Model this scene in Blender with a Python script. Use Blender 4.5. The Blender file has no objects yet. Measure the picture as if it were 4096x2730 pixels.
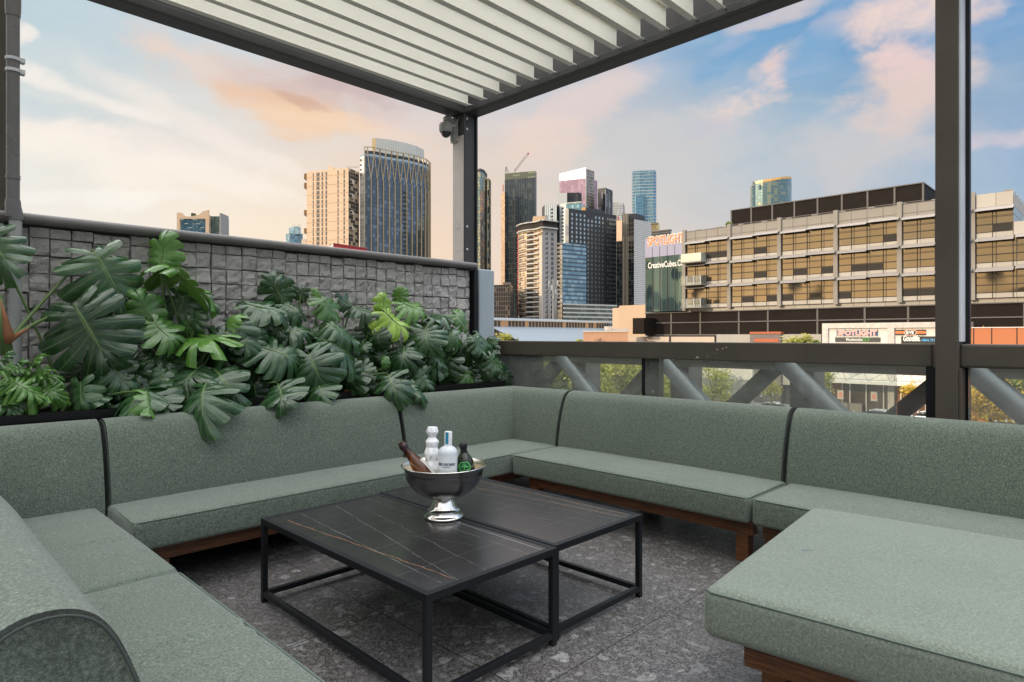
import bpy, bmesh, math, random
from mathutils import Vector, Matrix, noise
random.seed(7)
scene = bpy.context.scene
col = scene.collection
# ---------------- camera frame (patio axes: X runs along the stone wall, Y along the railing) ---------------
TH = math.radians(44.57)
FX = Vector((math.cos(TH), math.sin(TH), 0)); RX = Vector((math.sin(TH), -math.cos(TH), 0)); UZ = Vector((0, 0, 1))
FPX, CX, HY, EYE = 2533.0, 2048.0, 1346.0, 1.22
CAM = Vector((0, 0, EYE))
GZ = -9.0
def ray(px, py=HY): return FX + RX*((px-CX)/FPX) + UZ*((HY-py)/FPX)
def at(px, py, d): return CAM + ray(px, py)*d
def plan(px, d): v = ray(px)*d; return Vector((v.x, v.y, 0))
def zat(py, d): return EYE + (HY-py)*d/FPX
def onY(px, py, w): r = ray(px, py); return CAM + r*(w/r.y)
def onX(px, py, c): r = ray(px, py); return CAM + r*(c/r.x)
def srgb(*c):
    c = [x/255.0 if max(c) > 1.01 else x for x in c]
    return tuple((x/12.92 if x <= .04045 else ((x+.055)/1.055)**2.4) for x in c)
# ---------------- mesh builder ----------------
class MB:
    def __init__(s): s.v = []; s.f = []; s.m = []; s.uv = []; s.tone = []
    def vert(s, p): s.v.append(tuple(p)); return len(s.v)-1
    def face(s, idx, mi=0, uv=None, tone=0.0):
        s.f.append(tuple(idx)); s.m.append(mi); s.uv.append(uv); s.tone.append(tone)
    def poly(s, pts, mi=0, uv=None, tone=0.0):
        s.face([s.vert(p) for p in pts], mi, uv, tone)
    def box(s, a, b, mi=0):
        x0, y0, z0 = (min(a[i], b[i]) for i in range(3)); x1, y1, z1 = (max(a[i], b[i]) for i in range(3))
        return s.obox(Vector((x0, y0, z0)), Vector((x1-x0, 0, 0)), Vector((0, y1-y0, 0)), Vector((0, 0, z1-z0)), mi)
    def obox(s, o, a, b, c, mi=0):
        o = Vector(o); P = [o, o+a, o+a+b, o+b, o+c, o+a+c, o+a+b+c, o+b+c]
        i = [s.vert(p) for p in P]
        if a.cross(b).dot(c) < 0: fs = [(0,1,2,3),(4,7,6,5),(0,4,5,1),(1,5,6,2),(2,6,7,3),(3,7,4,0)]
        else: fs = [(0,3,2,1),(4,5,6,7),(0,1,5,4),(1,2,6,5),(2,3,7,6),(3,0,4,7)]
        for f in fs:
            q = [P[k] for k in f]
            e1 = (q[1]-q[0]).length; e2 = (q[3]-q[0]).length
            s.face([i[k] for k in f], mi, [(0,0),(e1,0),(e1,e2),(0,e2)])
    def prism(s, pts, z0, z1, mis=None, cap=0, bottom=True):
        n = len(pts); lo = [s.vert((p[0], p[1], z0)) for p in pts]; hi = [s.vert((p[0], p[1], z1)) for p in pts]
        u = 0.0
        for k in range(n):
            j = (k+1) % n; L = math.hypot(pts[j][0]-pts[k][0], pts[j][1]-pts[k][1])
            s.face([lo[k], lo[j], hi[j], hi[k]], mis[k] if mis else 0, [(u, z0), (u+L, z0), (u+L, z1), (u, z1)]); u += L
        s.face(hi, cap)
        if bottom: s.face(lo[::-1], cap)
    def bar(s, p, q, w, h=None, up=(0, 0, 1), mi=0):
        h = h or w; p = Vector(p); q = Vector(q); d = (q-p); side = d.cross(Vector(up))
        if side.length < 1e-6: side = d.cross(Vector((1, 0, 0)))
        side.normalize(); u = side.cross(d).normalized()
        s.obox(p-side*w/2-u*h/2, side*w, d, u*h, mi)
    def tube(s, pts, r, n=10, cap=True, mi=0, uvv=None):
        pts = [Vector(p) for p in pts]; rs = r if isinstance(r, (list, tuple)) else [r]*len(pts)
        rings = []; prev = None
        for i, p in enumerate(pts):
            d = (pts[min(i+1, len(pts)-1)]-pts[max(i-1, 0)]).normalized()
            a = prev if prev is not None else (Vector((0, 0, 1)) if abs(d.z) < .9 else Vector((1, 0, 0)))
            a = (a-d*a.dot(d)).normalized(); b = d.cross(a); prev = a
            rings.append([s.vert(p+(a*math.cos(t)+b*math.sin(t))*rs[i]) for t in [2*math.pi*k/n for k in range(n)]])
        for i in range(len(rings)-1):
            for k in range(n):
                j = (k+1) % n; s.face([rings[i][k], rings[i][j], rings[i+1][j], rings[i+1][k]], mi)
        if cap: s.face(rings[0][::-1], mi); s.face(rings[-1], mi)
    def lathe(s, prof, c=(0, 0, 0), n=32, mi=0, mat=None, cap=True):
        c = Vector(c); rings = []
        M = mat or Matrix.Identity(3)
        for r, z in prof:
            rings.append([s.vert(c+M@Vector((r*math.cos(2*math.pi*k/n), r*math.sin(2*math.pi*k/n), z))) for k in range(n)])
        for i in range(len(rings)-1):
            for k in range(n):
                j = (k+1) % n; s.face([rings[i][k], rings[i][j], rings[i+1][j], rings[i+1][k]], mi, [(k/n, prof[i][1]), ((k+1)/n, prof[i][1]), ((k+1)/n, prof[i+1][1]), (k/n, prof[i+1][1])])
        if cap and prof[0][0] > 1e-5: s.face(rings[0][::-1], mi)
        if cap and prof[-1][0] > 1e-5: s.face(rings[-1], mi)
    def grid(s, fn, nu, nv, mi=0, tone=0.0, uvf=None):
        I = [[s.vert(fn(i/nu, j/nv)) for j in range(nv+1)] for i in range(nu+1)]
        for i in range(nu):
            for j in range(nv):
                uv = [(i/nu, j/nv), ((i+1)/nu, j/nv), ((i+1)/nu, (j+1)/nv), (i/nu, (j+1)/nv)]
                s.face([I[i][j], I[i+1][j], I[i+1][j+1], I[i][j+1]], mi, uv, tone)
    def build(s, name, mats, parent=None, smooth=False, bevel=0, merge=0, tone=False, sharp=None, recalc=False):
        me = bpy.data.meshes.new(name); off = parent_world(parent) if parent else Vector((0, 0, 0))
        me.from_pydata([(v[0]-off.x, v[1]-off.y, v[2]-off.z) for v in s.v], [], s.f)
        for m in (mats if isinstance(mats, (list, tuple)) else [mats]): me.materials.append(m)
        me.polygons.foreach_set('material_index', s.m)
        if any(u is not None for u in s.uv):
            ul = me.uv_layers.new(name='UVMap'); k = 0; flat = []
            for f, u in zip(s.f, s.uv):
                for c in range(len(f)): flat += (u[c] if u else (0, 0))
            ul.data.foreach_set('uv', flat)
        if tone:
            at_ = me.attributes.new('tone', 'FLOAT', 'FACE'); at_.data.foreach_set('value', s.tone)
        if smooth: me.polygons.foreach_set('use_smooth', [True]*len(me.polygons))
        if bevel or merge or recalc:
            bm = bmesh.new(); bm.from_mesh(me)
            if merge: bmesh.ops.remove_doubles(bm, verts=bm.verts, dist=merge)
            if recalc: bmesh.ops.recalc_face_normals(bm, faces=bm.faces)
            if bevel:
                ed = [e for e in bm.edges if len(e.link_faces) == 2 and e.calc_face_angle(0) > .6]
                bmesh.ops.bevel(bm, geom=ed, offset=bevel, segments=2, profile=.5, affect='EDGES', clamp_overlap=True)
            bm.to_mesh(me); bm.free()
        if sharp: me.set_sharp_from_angle(angle=math.radians(sharp))
        o = bpy.data.objects.new(name, me); col.objects.link(o)
        if parent: o.parent = parent
        return o
def parent_world(p):
    v = Vector((0, 0, 0))
    while p: v += p.location; p = p.parent
    return v
def tag(o, label=None, cat=None, group=None, kind=None):
    if label: o['label'] = label
    if cat: o['category'] = cat
    if group: o['group'] = group
    if kind: o['kind'] = kind
    return o
def thing(name, label, cat, loc, group=None):
    o = bpy.data.objects.new(name, None); o.empty_display_size = .2; col.objects.link(o); o.location = Vector(loc)
    return tag(o, label, cat, group)
def struct(name, mb, mat, **k): return tag(mb.build(name, mat, **k), kind='structure')
def copy_tree(o, parent=None):
    c = o.copy(); col.objects.link(c)
    if parent: c.parent = parent
    for ch in [x for x in bpy.data.objects if x.parent == o]: copy_tree(ch, c)
    return c
def text(name, body, h, org, xd, up, mat, parent, bold=0.0, ext=.01, align='LEFT', xs=1.0, warp=None, shear=0):
    cu = bpy.data.curves.new(name, 'FONT'); cu.body = body; cu.size = h; cu.offset = bold*h; cu.extrude = ext; cu.align_x = align; cu.shear = shear
    cu.resolution_u = 3
    t = bpy.data.objects.new(name, cu); col.objects.link(t)
    dg = bpy.context.evaluated_depsgraph_get(); me = bpy.data.meshes.new_from_object(t.evaluated_get(dg)); 
    bpy.data.objects.remove(t); me.name = name
    if not warp: xd = Vector(xd).normalized(); up = Vector(up).normalized(); n = xd.cross(up)
    off = parent_world(parent) if parent else Vector()
    for v in me.vertices:
        if warp: v.co = warp(v.co.x*xs, v.co.y, v.co.z)-off
        else: v.co = Vector(org)+xd*v.co.x*xs+up*v.co.y+n*v.co.z-off
    me.materials.clear(); me.materials.append(mat)
    o = bpy.data.objects.new(name, me); col.objects.link(o)
    if parent: o.parent = parent
    return o
# ---------------- node DSL ----------------
class S:
    def __init__(s, nt, sock): s.nt = nt; s.s = sock
    def _m(a, op, b=None, c=None, clamp=False):
        n = a.nt.nodes.new('ShaderNodeMath'); n.operation = op; n.use_clamp = clamp
        for i, x in enumerate([a, b, c]):
            if x is None: continue
            if isinstance(x, S): a.nt.links.new(x.s, n.inputs[i])
            else: n.inputs[i].default_value = x
        return S(a.nt, n.outputs[0])
    def __add__(a, b): return a._m('ADD', b)
    __radd__ = __add__
    def __sub__(a, b): return a._m('SUBTRACT', b)
    def __rsub__(a, b): return (a*-1.0)+b
    def __mul__(a, b): return a._m('MULTIPLY', b)
    __rmul__ = __mul__
    def __truediv__(a, b): return a._m('DIVIDE', b)
    def lt(a, b): return a._m('LESS_THAN', b)
    def gt(a, b): return a._m('GREATER_THAN', b)
    def frac(a): return a._m('FRACT')
    def floor(a): return a._m('FLOOR')
    def abs(a): return a._m('ABSOLUTE')
    def max(a, b): return a._m('MAXIMUM', b)
    def min(a, b): return a._m('MINIMUM', b)
    def pow(a, b): return a._m('POWER', b)
    def clamp(a): return a._m('ADD', 0.0, None, True)
    def sm(a, lo, hi):
        n = a.nt.nodes.new('ShaderNodeMapRange'); n.interpolation_type = 'SMOOTHSTEP'
        a.nt.links.new(a.s, n.inputs[0]); n.inputs[1].default_value = lo; n.inputs[2].default_value = hi
        return S(a.nt, n.outputs[0])
class Mat:
    def __init__(s, name, rough=.5, metal=0, base=(.5, .5, .5), spec=.5):
        s.m = bpy.data.materials.new(name); s.m.use_nodes = True; s.nt = s.m.node_tree
        s.b = s.nt.nodes['Principled BSDF']; s.out = s.nt.nodes['Material Output']
        s.set('Base Color', base); s.set('Roughness', rough); s.set('Metallic', metal); s.set('Specular IOR Level', spec)
    def set(s, k, v):
        i = s.b.inputs[k]
        if isinstance(v, S): s.nt.links.new(v.s, i)
        elif isinstance(v, (tuple, list)): i.default_value = (*v[:3], 1) if len(i.default_value) == 4 else v
        else: i.default_value = v
    def node(s, t, **k):
        n = s.nt.nodes.new(t)
        for a, b in k.items(): setattr(n, a, b)
        return n
    def coord(s, kind='Object'):
        return S(s.nt, s.node('ShaderNodeTexCoord').outputs[kind])
    def geo(s, k='Position'): return S(s.nt, s.node('ShaderNodeNewGeometry').outputs[k])
    def xyz(s, v):
        n = s.node('ShaderNodeSeparateXYZ'); s.nt.links.new(v.s, n.inputs[0]); return [S(s.nt, o) for o in n.outputs]
    def comb(s, *v):
        n = s.node('ShaderNodeCombineXYZ')
        for i, x in enumerate(v):
            if isinstance(x, S): s.nt.links.new(x.s, n.inputs[i])
            else: n.inputs[i].default_value = x
        return S(s.nt, n.outputs[0])
    def uv(s): n = s.node('ShaderNodeUVMap'); return S(s.nt, n.outputs[0])
    def map(s, v, scale=(1, 1, 1), rot=(0, 0, 0), loc=(0, 0, 0)):
        n = s.node('ShaderNodeMapping'); n.inputs['Scale'].default_value = scale; n.inputs['Rotation'].default_value = rot; n.inputs['Location'].default_value = loc
        s.nt.links.new(v.s, n.inputs[0]); return S(s.nt, n.outputs[0])
    def noise(s, v, sc=5, det=4, ro=.5, dist=0, out=0):
        n = s.node('ShaderNodeTexNoise'); n.inputs['Scale'].default_value = sc; n.inputs['Detail'].default_value = det; n.inputs['Roughness'].default_value = ro; n.inputs['Distortion'].default_value = dist
        if v: s.nt.links.new(v.s, n.inputs['Vector'])
        return S(s.nt, n.outputs[out])
    def vor(s, v, sc=5, feat='F1', out=0, rnd=1):
        n = s.node('ShaderNodeTexVoronoi', feature=feat); n.inputs['Scale'].default_value = sc; n.inputs['Randomness'].default_value = rnd
        if v: s.nt.links.new(v.s, n.inputs['Vector'])
        return S(s.nt, n.outputs[out])
    def white(s, v):
        n = s.node('ShaderNodeTexWhiteNoise', noise_dimensions='3D'); s.nt.links.new(v.s, n.inputs['Vector']); return S(s.nt, n.outputs[0])
    def wave(s, v, sc=5, dist=2, det=2, dirn='X'):
        n = s.node('ShaderNodeTexWave', bands_direction=dirn); n.inputs['Scale'].default_value = sc; n.inputs['Distortion'].default_value = dist; n.inputs['Detail'].default_value = det
        s.nt.links.new(v.s, n.inputs['Vector']); return S(s.nt, n.outputs['Fac'] if 'Fac' in n.outputs else n.outputs[1])
    def mix(s, f, a, b, blend='MIX'):
        n = s.node('ShaderNodeMix', data_type='RGBA', blend_type=blend)
        for i, x in ((0, f), (6, a), (7, b)):
            if isinstance(x, S): s.nt.links.new(x.s, n.inputs[i])
            elif i == 0: n.inputs[i].default_value = x
            else: n.inputs[i].default_value = (*x[:3], 1)
        return S(s.nt, n.outputs[2])
    def ramp(s, f, stops, interp='LINEAR'):
        n = s.node('ShaderNodeValToRGB'); cr = n.color_ramp; cr.interpolation = interp
        cr.elements[0].position = stops[0][0]; cr.elements[0].color = (*stops[0][1][:3], 1)
        cr.elements[1].position = stops[-1][0]; cr.elements[1].color = (*stops[-1][1][:3], 1)
        for p, c in stops[1:-1]: e = cr.elements.new(p); e.color = (*c[:3], 1)
        s.nt.links.new(f.s, n.inputs[0]); return S(s.nt, n.outputs[0])
    def bump(s, h, st=.3, dist=.01):
        n = s.node('ShaderNodeBump'); n.inputs['Strength'].default_value = st; n.inputs['Distance'].default_value = dist
        s.nt.links.new(h.s, n.inputs['Height']); s.nt.links.new(n.outputs[0], s.b.inputs['Normal']); return n
    def attr(s, name): n = s.node('ShaderNodeAttribute'); n.attribute_name = name; return S(s.nt, n.outputs['Fac'])
def plain(name, c, rough=.5, metal=0, var=.12, sc=6, bump=0, spec=.5):
    m = Mat(name, rough, metal, c, spec); v = m.coord(); f = m.noise(v, sc, 5, .6)
    m.set('Base Color', m.mix(f, tuple(x*(1-var) for x in c), tuple(min(1, x*(1+var)) for x in c)))
    m.set('Roughness', f*.2+(rough-.1))
    if bump: m.bump(m.noise(v, sc*6, 4, .6), bump, .005)
    return m.m
# ---------------- materials ----------------
def fabric():
    m = Mat('sage_fabric', .92, 0); p = m.geo('Position')
    mp = m.map(p, (1, 1, 1)); a = m.noise(mp, 400, 2, .6); b = m.noise(p, 130, 3, .6); c = m.noise(p, 2.2, 3, .5)
    f = (a*.42+b*.52+c*.06)
    m.set('Base Color', m.ramp(f, [(.32, (.044, .056, .042)), (.5, (.115, .141, .112)), (.68, (.25, .285, .23))]))
    m.set('Sheen Weight', .25); m.set('Sheen Roughness', .5); m.set('Specular IOR Level', .15)
    m.bump(a, .6, .003)
    return m.m
FAB = fabric()
PIPING = plain('seam_piping', (.13, .165, .14), .9)
DKSEAM = plain('dark_seam', (.045, .055, .05), .9)
def wood():
    m = Mat('walnut_wood', .45); p = m.geo('Position')
    g = m.noise(m.map(p, (3, 3, 60)), 2.2, 6, .65, .6); f = m.noise(m.map(p, (12, 12, 260)), 2, 3, .5)
    m.set('Base Color', m.ramp(g*.7+f*.3, [(.32, (.035, .012, .004)), (.5, (.13, .048, .016)), (.7, (.27, .11, .04))]))
    m.bump(f, .2, .002); return m.m
WOOD = wood()
def blacksteel(name, c=(.012, .013, .015), rough=.42):
    m = Mat(name, rough, 0, c, .32); p = m.geo('Position'); n = m.noise(p, 180, 3, .6); l = m.noise(p, 3, 4, .6)
    m.set('Base Color', m.mix(l, tuple(x*.75 for x in c), tuple(x*1.35 for x in c))); m.set('Roughness', l*.25+(rough-.1)); m.bump(n, .12, .001); return m.m
STEEL = blacksteel('black_powder_coat', (.009, .010, .012))
FRAME = blacksteel('charcoal_frame', (.058, .056, .055), .45); COPING = blacksteel('coping_metal', (.17, .16, .155), .35)
FRAMEB = blacksteel('bronze_frame', (.078, .065, .053), .5)
POSTG = blacksteel('grey_post_face', (.50, .46, .42), .4)
SILVER = blacksteel('pale_aluminium', (.55, .57, .60), .4)
PIPEG = blacksteel('grey_downpipe', (.33, .345, .345), .35)
PIPED = blacksteel('dark_downpipe', (.15, .148, .148), .26)
PLANTER = blacksteel('planter_steel', (.008, .007, .008), .35)
PANEL = plain('light_blue_grey_panel', (.36, .42, .46), .6, bump=.15)
CHROME = Mat('polished_steel', .08, 1, (.78, .74, .70)).m
def bowlm():
    m = Mat('brushed_bowl_steel', .22, 1, (.25, .245, .25)); p = m.geo('Position')
    n = m.noise(m.map(p, (8, 8, 90)), 3, 4, .6); m.set('Roughness', n*.16+.16)
    s = m.noise(p, 14, 5, .7); m.set('Base Color', m.mix(s, (.20, .195, .195), (.31, .30, .30))); return m.m
BOWL = bowlm()
BOWLIN = Mat('bowl_inside_steel', .3, 1, (.88, .80, .66)).m
def cream():
    m = Mat('cream_louvre_paint', .5, 0); p = m.geo('Position')
    n = m.noise(p, 4, 5, .65); s = m.noise(p, 60, 4, .7); x, y, z = m.xyz(p)
    c = m.mix(n, (.76, .73, .63), (.87, .84, .75)); dirt = s.sm(.60, .72)*((z*-1.0+3.43).sm(0, .04))
    m.set('Base Color', m.mix(dirt*.7, c, (.16, .14, .11))); m.bump(m.noise(p, 300, 2, .5), .1, .001); return m.m
CREAM = cream()
def terrazzo():
    m = Mat('terrazzo_tile', .4); p = m.geo('Position')
    x, y, z = m.xyz(p); warp = m.noise(p, 9, 3, .6, 0, 1)
    pv = m.node('ShaderNodeVectorMath', operation='MULTIPLY_ADD'); m.nt.links.new(warp.s, pv.inputs[0]); pv.inputs[1].default_value = (.06, .06, 0); m.nt.links.new(p.s, pv.inputs[2]); q = S(m.nt, pv.outputs[0])
    base = m.mix(m.noise(p, 2.5, 5, .7).sm(.3, .7), (.026, .023, .022), (.070, .064, .062))
    fine = m.noise(p, 120, 5, .85); base = m.mix(fine.sm(.50, .62)*.8, base, (.25, .24, .235)); base = m.mix(m.noise(p, 60, 4, .8).sm(.52, .40)*.0, base, (.02, .018, .018))
    def chips(sc, thr, colr, edge, src, k):
        d = m.vor(src, sc, 'DISTANCE_TO_EDGE'); r = m.vor(src, sc, 'F1', 1); rr = m.xyz(r)[k]
        return (d.gt(edge))*(rr.gt(thr)), m.mix(m.xyz(r)[(k+1) % 3], tuple(a*.55 for a in colr), colr)
    for sc, thr, c, e, k in ((150, .55, (.22, .21, .205), .05, 2), (85, .66, (.24, .23, .225), .07, 0), (48, .78, (.25, .24, .235), .09, 1), (27, .90, (.34, .33, .325), .12, 0), (15, .965, (.34, .335, .33), .10, 2)):
        msk, cc = chips(sc, thr, c, e, q, k); br = m.noise(p, sc*3.2, 4, .75)
        base = m.mix(msk*br.sm(.36, .56)*.9, base, cc)
    jx = ((x+.22)/.9).frac(); jy = ((y+.33)/.9).frac(); jj = (jx.lt(.0045)).max(jy.lt(.0045))
    m.set('Base Color', m.mix(jj, base, (.008, .007, .006)))
    m.set('Roughness', m.noise(p, 6, 5, .7)*.34+.2); m.bump(jj*-1.0+fine*.08, .5, .003); return m.m
TERR = terrazzo()
def veins():
    m = Mat('black_marble', .3, 0, spec=.6); p = m.geo('Position'); x, y, z = m.xyz(p)
    w1 = m.noise(p, 5, 5, .65); w2 = m.noise(p, 14, 4, .6)
    base = m.mix(m.noise(p, 5, 5, .6), (.019, .018, .0185), (.028, .027, .027))
    def line(x0, y0, x1, y1, wd, c, amp=.05, st=.9, lo=.35, hi=.6):
        nonlocal base
        L = math.hypot(x1-x0, y1-y0); ux, uy = (x1-x0)/L, (y1-y0)/L
        t = (x-x0)*ux+(y-y0)*uy; d = ((x-x0)*(-uy)+(y-y0)*ux)+(w1-.5)*amp*.55+(w2-.5)*amp*.12
        k = ((d.abs()).lt(wd*.5))*(t.gt(0))*(t.lt(L))*(m.noise(p, 11+x0, 3, .6).sm(lo, hi)*.75+.25)
        base = m.mix(k*st*.75, base, c)
    W = (.42, .42, .42); G = (.46, .22, .11)
    # near table: rust vein along the front edge, pale veins crossing
    line(1.335, 2.75, 1.42, 1.68, .0028, G, .09, 1, .3, .5); line(1.43, 2.8, 1.36, 1.68, .0016, W, .05); line(1.62, 2.82, 1.42, 1.66, .0014, W, .05)
    line(1.70, 2.7, 1.55, 1.66, .0011, W, .06); line(1.80, 2.84, 1.78, 1.66, .0013, (.40, .33, .28), .04); line(1.86, 2.4, 1.85, 1.66, .0024, (.5, .5, .5), .02, .95, .2, .4)
    for yy in (1.84, 2.13, 2.42, 2.66): line(1.27, yy, 1.9, yy+.01, .0010, W, .012, .55)
    line(1.5, 2.4, 1.7, 1.9, .0009, W, .03, .5); line(1.3, 2.6, 1.5, 2.5, .0009, W, .03, .5)
    # far table
    line(2.47, 2.86, 2.50, 1.70, .0026, G, .05, 1, .25, .45); line(2.33, 2.86, 2.46, 1.66, .0024, G, .07, 1, .25, .45)
    line(2.24, 2.8, 2.40, 1.66, .0011, W, .06, .6); line(2.16, 2.8, 2.30, 1.66, .001, W, .06, .6); line(2.05, 2.6, 2.22, 1.66, .001, W, .06, .5); line(2.42, 2.5, 2.44, 1.7, .0012, W, .05, .7)
    for yy in (1.86, 2.2, 2.55): line(1.92, yy, 2.52, yy-.01, .0011, W, .012, .6)
    m.set('Base Color', base); m.set('Roughness', m.noise(p, 8, 5, .6)*.12+.18); return m.m
MARBLE = veins()
def splitstone():
    m = Mat('split_face_stone', .85); p = m.geo('Position'); c = m.noise(p, 3, 4, .6); f = m.noise(p, 130, 5, .75)
    t = m.attr('tone')
    base = m.mix(c*.5+t*.5, (.46, .445, .425), (.76, .74, .71)); m.set('Base Color', m.mix(f.sm(.35, .75)*.55, base, (.80, .78, .74)))
    m.bump(m.noise(p, 38, 8, .8), 1.0, .035); return m.m
STONE = splitstone()
MORTAR = plain('dark_joint', (.09, .088, .085), .9)
def leafm(name, stops, rough=.24, trans=.0):
    m = Mat(name, rough, 0, spec=.5); t = m.attr('tone'); uv = m.uv(); u, v, _ = m.xyz(uv); p = m.geo('Position')
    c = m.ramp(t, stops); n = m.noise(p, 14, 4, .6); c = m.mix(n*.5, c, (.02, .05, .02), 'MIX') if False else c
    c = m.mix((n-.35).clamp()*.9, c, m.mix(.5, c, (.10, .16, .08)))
    vein = ((u.abs()).lt(.05)).max(v.lt(.05)); side = (((v*5.0+u.abs()*1.2).frac()).lt(.07))*.25
    c = m.mix((vein*.6).max(side), c, m.mix(.55, c, (.30, .42, .17)))
    m.set('Base Color', c); m.set('Roughness', n*.16+rough-.10)
    m.bump(m.noise(p, 30, 3, .5), .10, .005)
    tr = m.node('ShaderNodeBsdfTranslucent'); ms = m.node('ShaderNodeMixShader'); m.set('Specular IOR Level', .7); ms.inputs[0].default_value = .12+trans
    m.nt.links.new(m.mix(.35, c, (.25, .45, .05)).s, tr.inputs[0]); m.nt.links.new(m.b.outputs[0], ms.inputs[1]); m.nt.links.new(tr.outputs[0], ms.inputs[2]); m.nt.links.new(ms.outputs[0], m.out.inputs[0])
    return m.m
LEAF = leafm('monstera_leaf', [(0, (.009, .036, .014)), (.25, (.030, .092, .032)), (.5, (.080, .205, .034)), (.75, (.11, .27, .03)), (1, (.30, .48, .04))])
STEM = plain('green_stem', (.10, .17, .05), .45)
STEMB = plain('brown_sheath', (.24, .095, .04), .65)
SOIL = plain('soil', (.02, .015, .01), .95, bump=.6)
def treeleaf(name, a, b):
    m = Mat(name, .6); t = m.attr('tone'); c = m.mix(t, a, b); m.set('Base Color', c)
    tr = m.node('ShaderNodeBsdfTranslucent'); ms = m.node('ShaderNodeMixShader'); ms.inputs[0].default_value = .35
    m.nt.links.new(c.s, tr.inputs[0]); m.nt.links.new(m.b.outputs[0], ms.inputs[1]); m.nt.links.new(tr.outputs[0], ms.inputs[2]); m.nt.links.new(ms.outputs[0], m.out.inputs[0]); return m.m
TGREEN = treeleaf('green_tree_leaf', (.09, .14, .035), (.34, .40, .09))
TOLIVE = treeleaf('autumn_green_leaf', (.20, .23, .05), (.60, .56, .14))
TYELL = treeleaf('yellow_tree_leaf', (.36, .26, .04), (.85, .60, .09))
BARK = plain('bark', (.12, .09, .07), .9)
def glassm():
    m = Mat('dusty_glass', .05); p = m.geo('Position'); nt = m.nt; nt.nodes.remove(m.b)
    tr = m.node('ShaderNodeBsdfTransparent'); tr.inputs[0].default_value = (.90, .945, .92, 1)
    gl = m.node('ShaderNodeBsdfGlossy'); gl.inputs['Roughness'].default_value = .03
    df = m.node('ShaderNodeBsdfDiffuse'); df.inputs[0].default_value = (.62, .62, .58, 1)
    fr = m.node('ShaderNodeFresnel'); fr.inputs[0].default_value = 1.5
    m1 = m.node('ShaderNodeMixShader'); m2 = m.node('ShaderNodeMixShader')
    dust = m.noise(p, 7, 6, .7).sm(.3, .8)*.16+m.noise(m.map(p, (30, 30, 4)), 2, 4, .7).sm(.55, .75)*.08+.10
    nt.links.new(fr.outputs[0], m1.inputs[0]); nt.links.new(tr.outputs[0], m1.inputs[1]); nt.links.new(gl.outputs[0], m1.inputs[2])
    nt.links.new(dust.s, m2.inputs[0]); nt.links.new(m1.outputs[0], m2.inputs[1]); nt.links.new(df.outputs[0], m2.inputs[2]); nt.links.new(m2.outputs[0], m.out.inputs[0]); return m.m
GLASS = glassm()
def facade(name, pane, frame, w=3.0, h=3.6, mw=.15, bh=.5, var=.3, metal=.85, rough=.08, pane2=None, frac2=.2, wob=.0, frough=.6, split=0):
    """window wall: u runs along the wall, v up, both in metres"""
    m = Mat(name, rough); uv = m.uv(); u, v, _ = m.xyz(uv)
    fu, fv = (u/w).frac(), (v/h).frac(); cell = m.comb((u/w).floor(), (v/h).floor(), 0.0); r = m.white(cell); r2 = m.white(m.comb((v/h).floor(), (u/w).floor(), 5.0))
    fr = (fu.lt(mw/w)).max(fv.lt(bh/h))
    if split: fr = fr.max(((fu-.5).abs()).lt(.5*split/w))
    big = m.noise(m.comb(u*.02, v*.03, 0.0), 1, 4, .6)
    pc = m.mix(r*var, pane, tuple(x*.35 for x in pane)); pc = m.mix((r2.gt(1-frac2))*.8, pc, pane2 or tuple(min(1, x*1.8) for x in pane))
    m.set('Base Color', m.mix(fr, pc, frame)); g = 1.0-fr
    m.set('Metallic', g*metal); m.set('Roughness', fr*(frough-rough)+rough+r*.04)
    if wob: m.bump(m.noise(m.comb(u*.10, v*.05, 0.0), 1.0, 2, .5), .5, wob)
    return m.m
def concrete(name, c, sc=.6, streak=.25):
    m = Mat(name, .8); p = m.geo('Position'); n = m.noise(p, sc, 6, .65); s = m.noise(m.map(p, (1.2, 1.2, .05)), 1.5, 4, .7)
    m.set('Base Color', m.mix(n*.5+s*streak, tuple(x*.72 for x in c), tuple(min(.95, x*1.18) for x in c))); m.bump(m.noise(p, 6, 5, .6), .2, .05); return m.m
# ---------------- sky and sun ----------------
SUN_EL = math.radians(17)
_s = (RX*-.93+FX*-.37).normalized(); TOSUN = Vector((_s.x*math.cos(SUN_EL), _s.y*math.cos(SUN_EL), math.sin(SUN_EL)))
w = bpy.data.worlds.new('World'); scene.world = w; w.use_nodes = True
W = Mat.__new__(Mat); W.nt = w.node_tree; nt = W.nt
sky = nt.nodes.new('ShaderNodeTexSky'); sky.sky_type = 'NISHITA'; sky.sun_disc = False; sky.sun_elevation = SUN_EL
sky.sun_rotation = math.atan2(TOSUN.x, TOSUN.y); sky.air_density = 1.2; sky.dust_density = 2.0
d = W.coord('Generated'); dx, dy, dz = W.xyz(d)
def lin(a, b, c): return dx*a+dy*b+dz*c
df_, dr_ = lin(FX.x, FX.y, 0), lin(RX.x, RX.y, 0)
az = dr_._m('ARCTAN2', df_); el = dz._m('ARCSINE')
n1 = W.noise(W.map(d, (1, 1, 2.2)), 2.6, 7, .55, .5, 1); nx, ny, nz = W.xyz(n1)
n3 = W.noise(W.map(d, (1, 1, 1.8)), 6.5, 9, .60, .35)
n4 = W.noise(W.map(d, (.8, .8, 3.6), (0, .25, .3)), 3.2, 6, .55, .6)
n5 = W.noise(W.map(d, (1, 1, 1.5)), 19, 6, .6, .4)
az2 = az+(nx-.5)*.20+(n3-.5)*.05; el2 = el+(ny-.5)*.12+(n3-.5)*.04
A = lambda deg: (math.radians(deg)/math.pi+1)/2
azn = az2*(1/(2*math.pi))+.5
C = srgb
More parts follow.
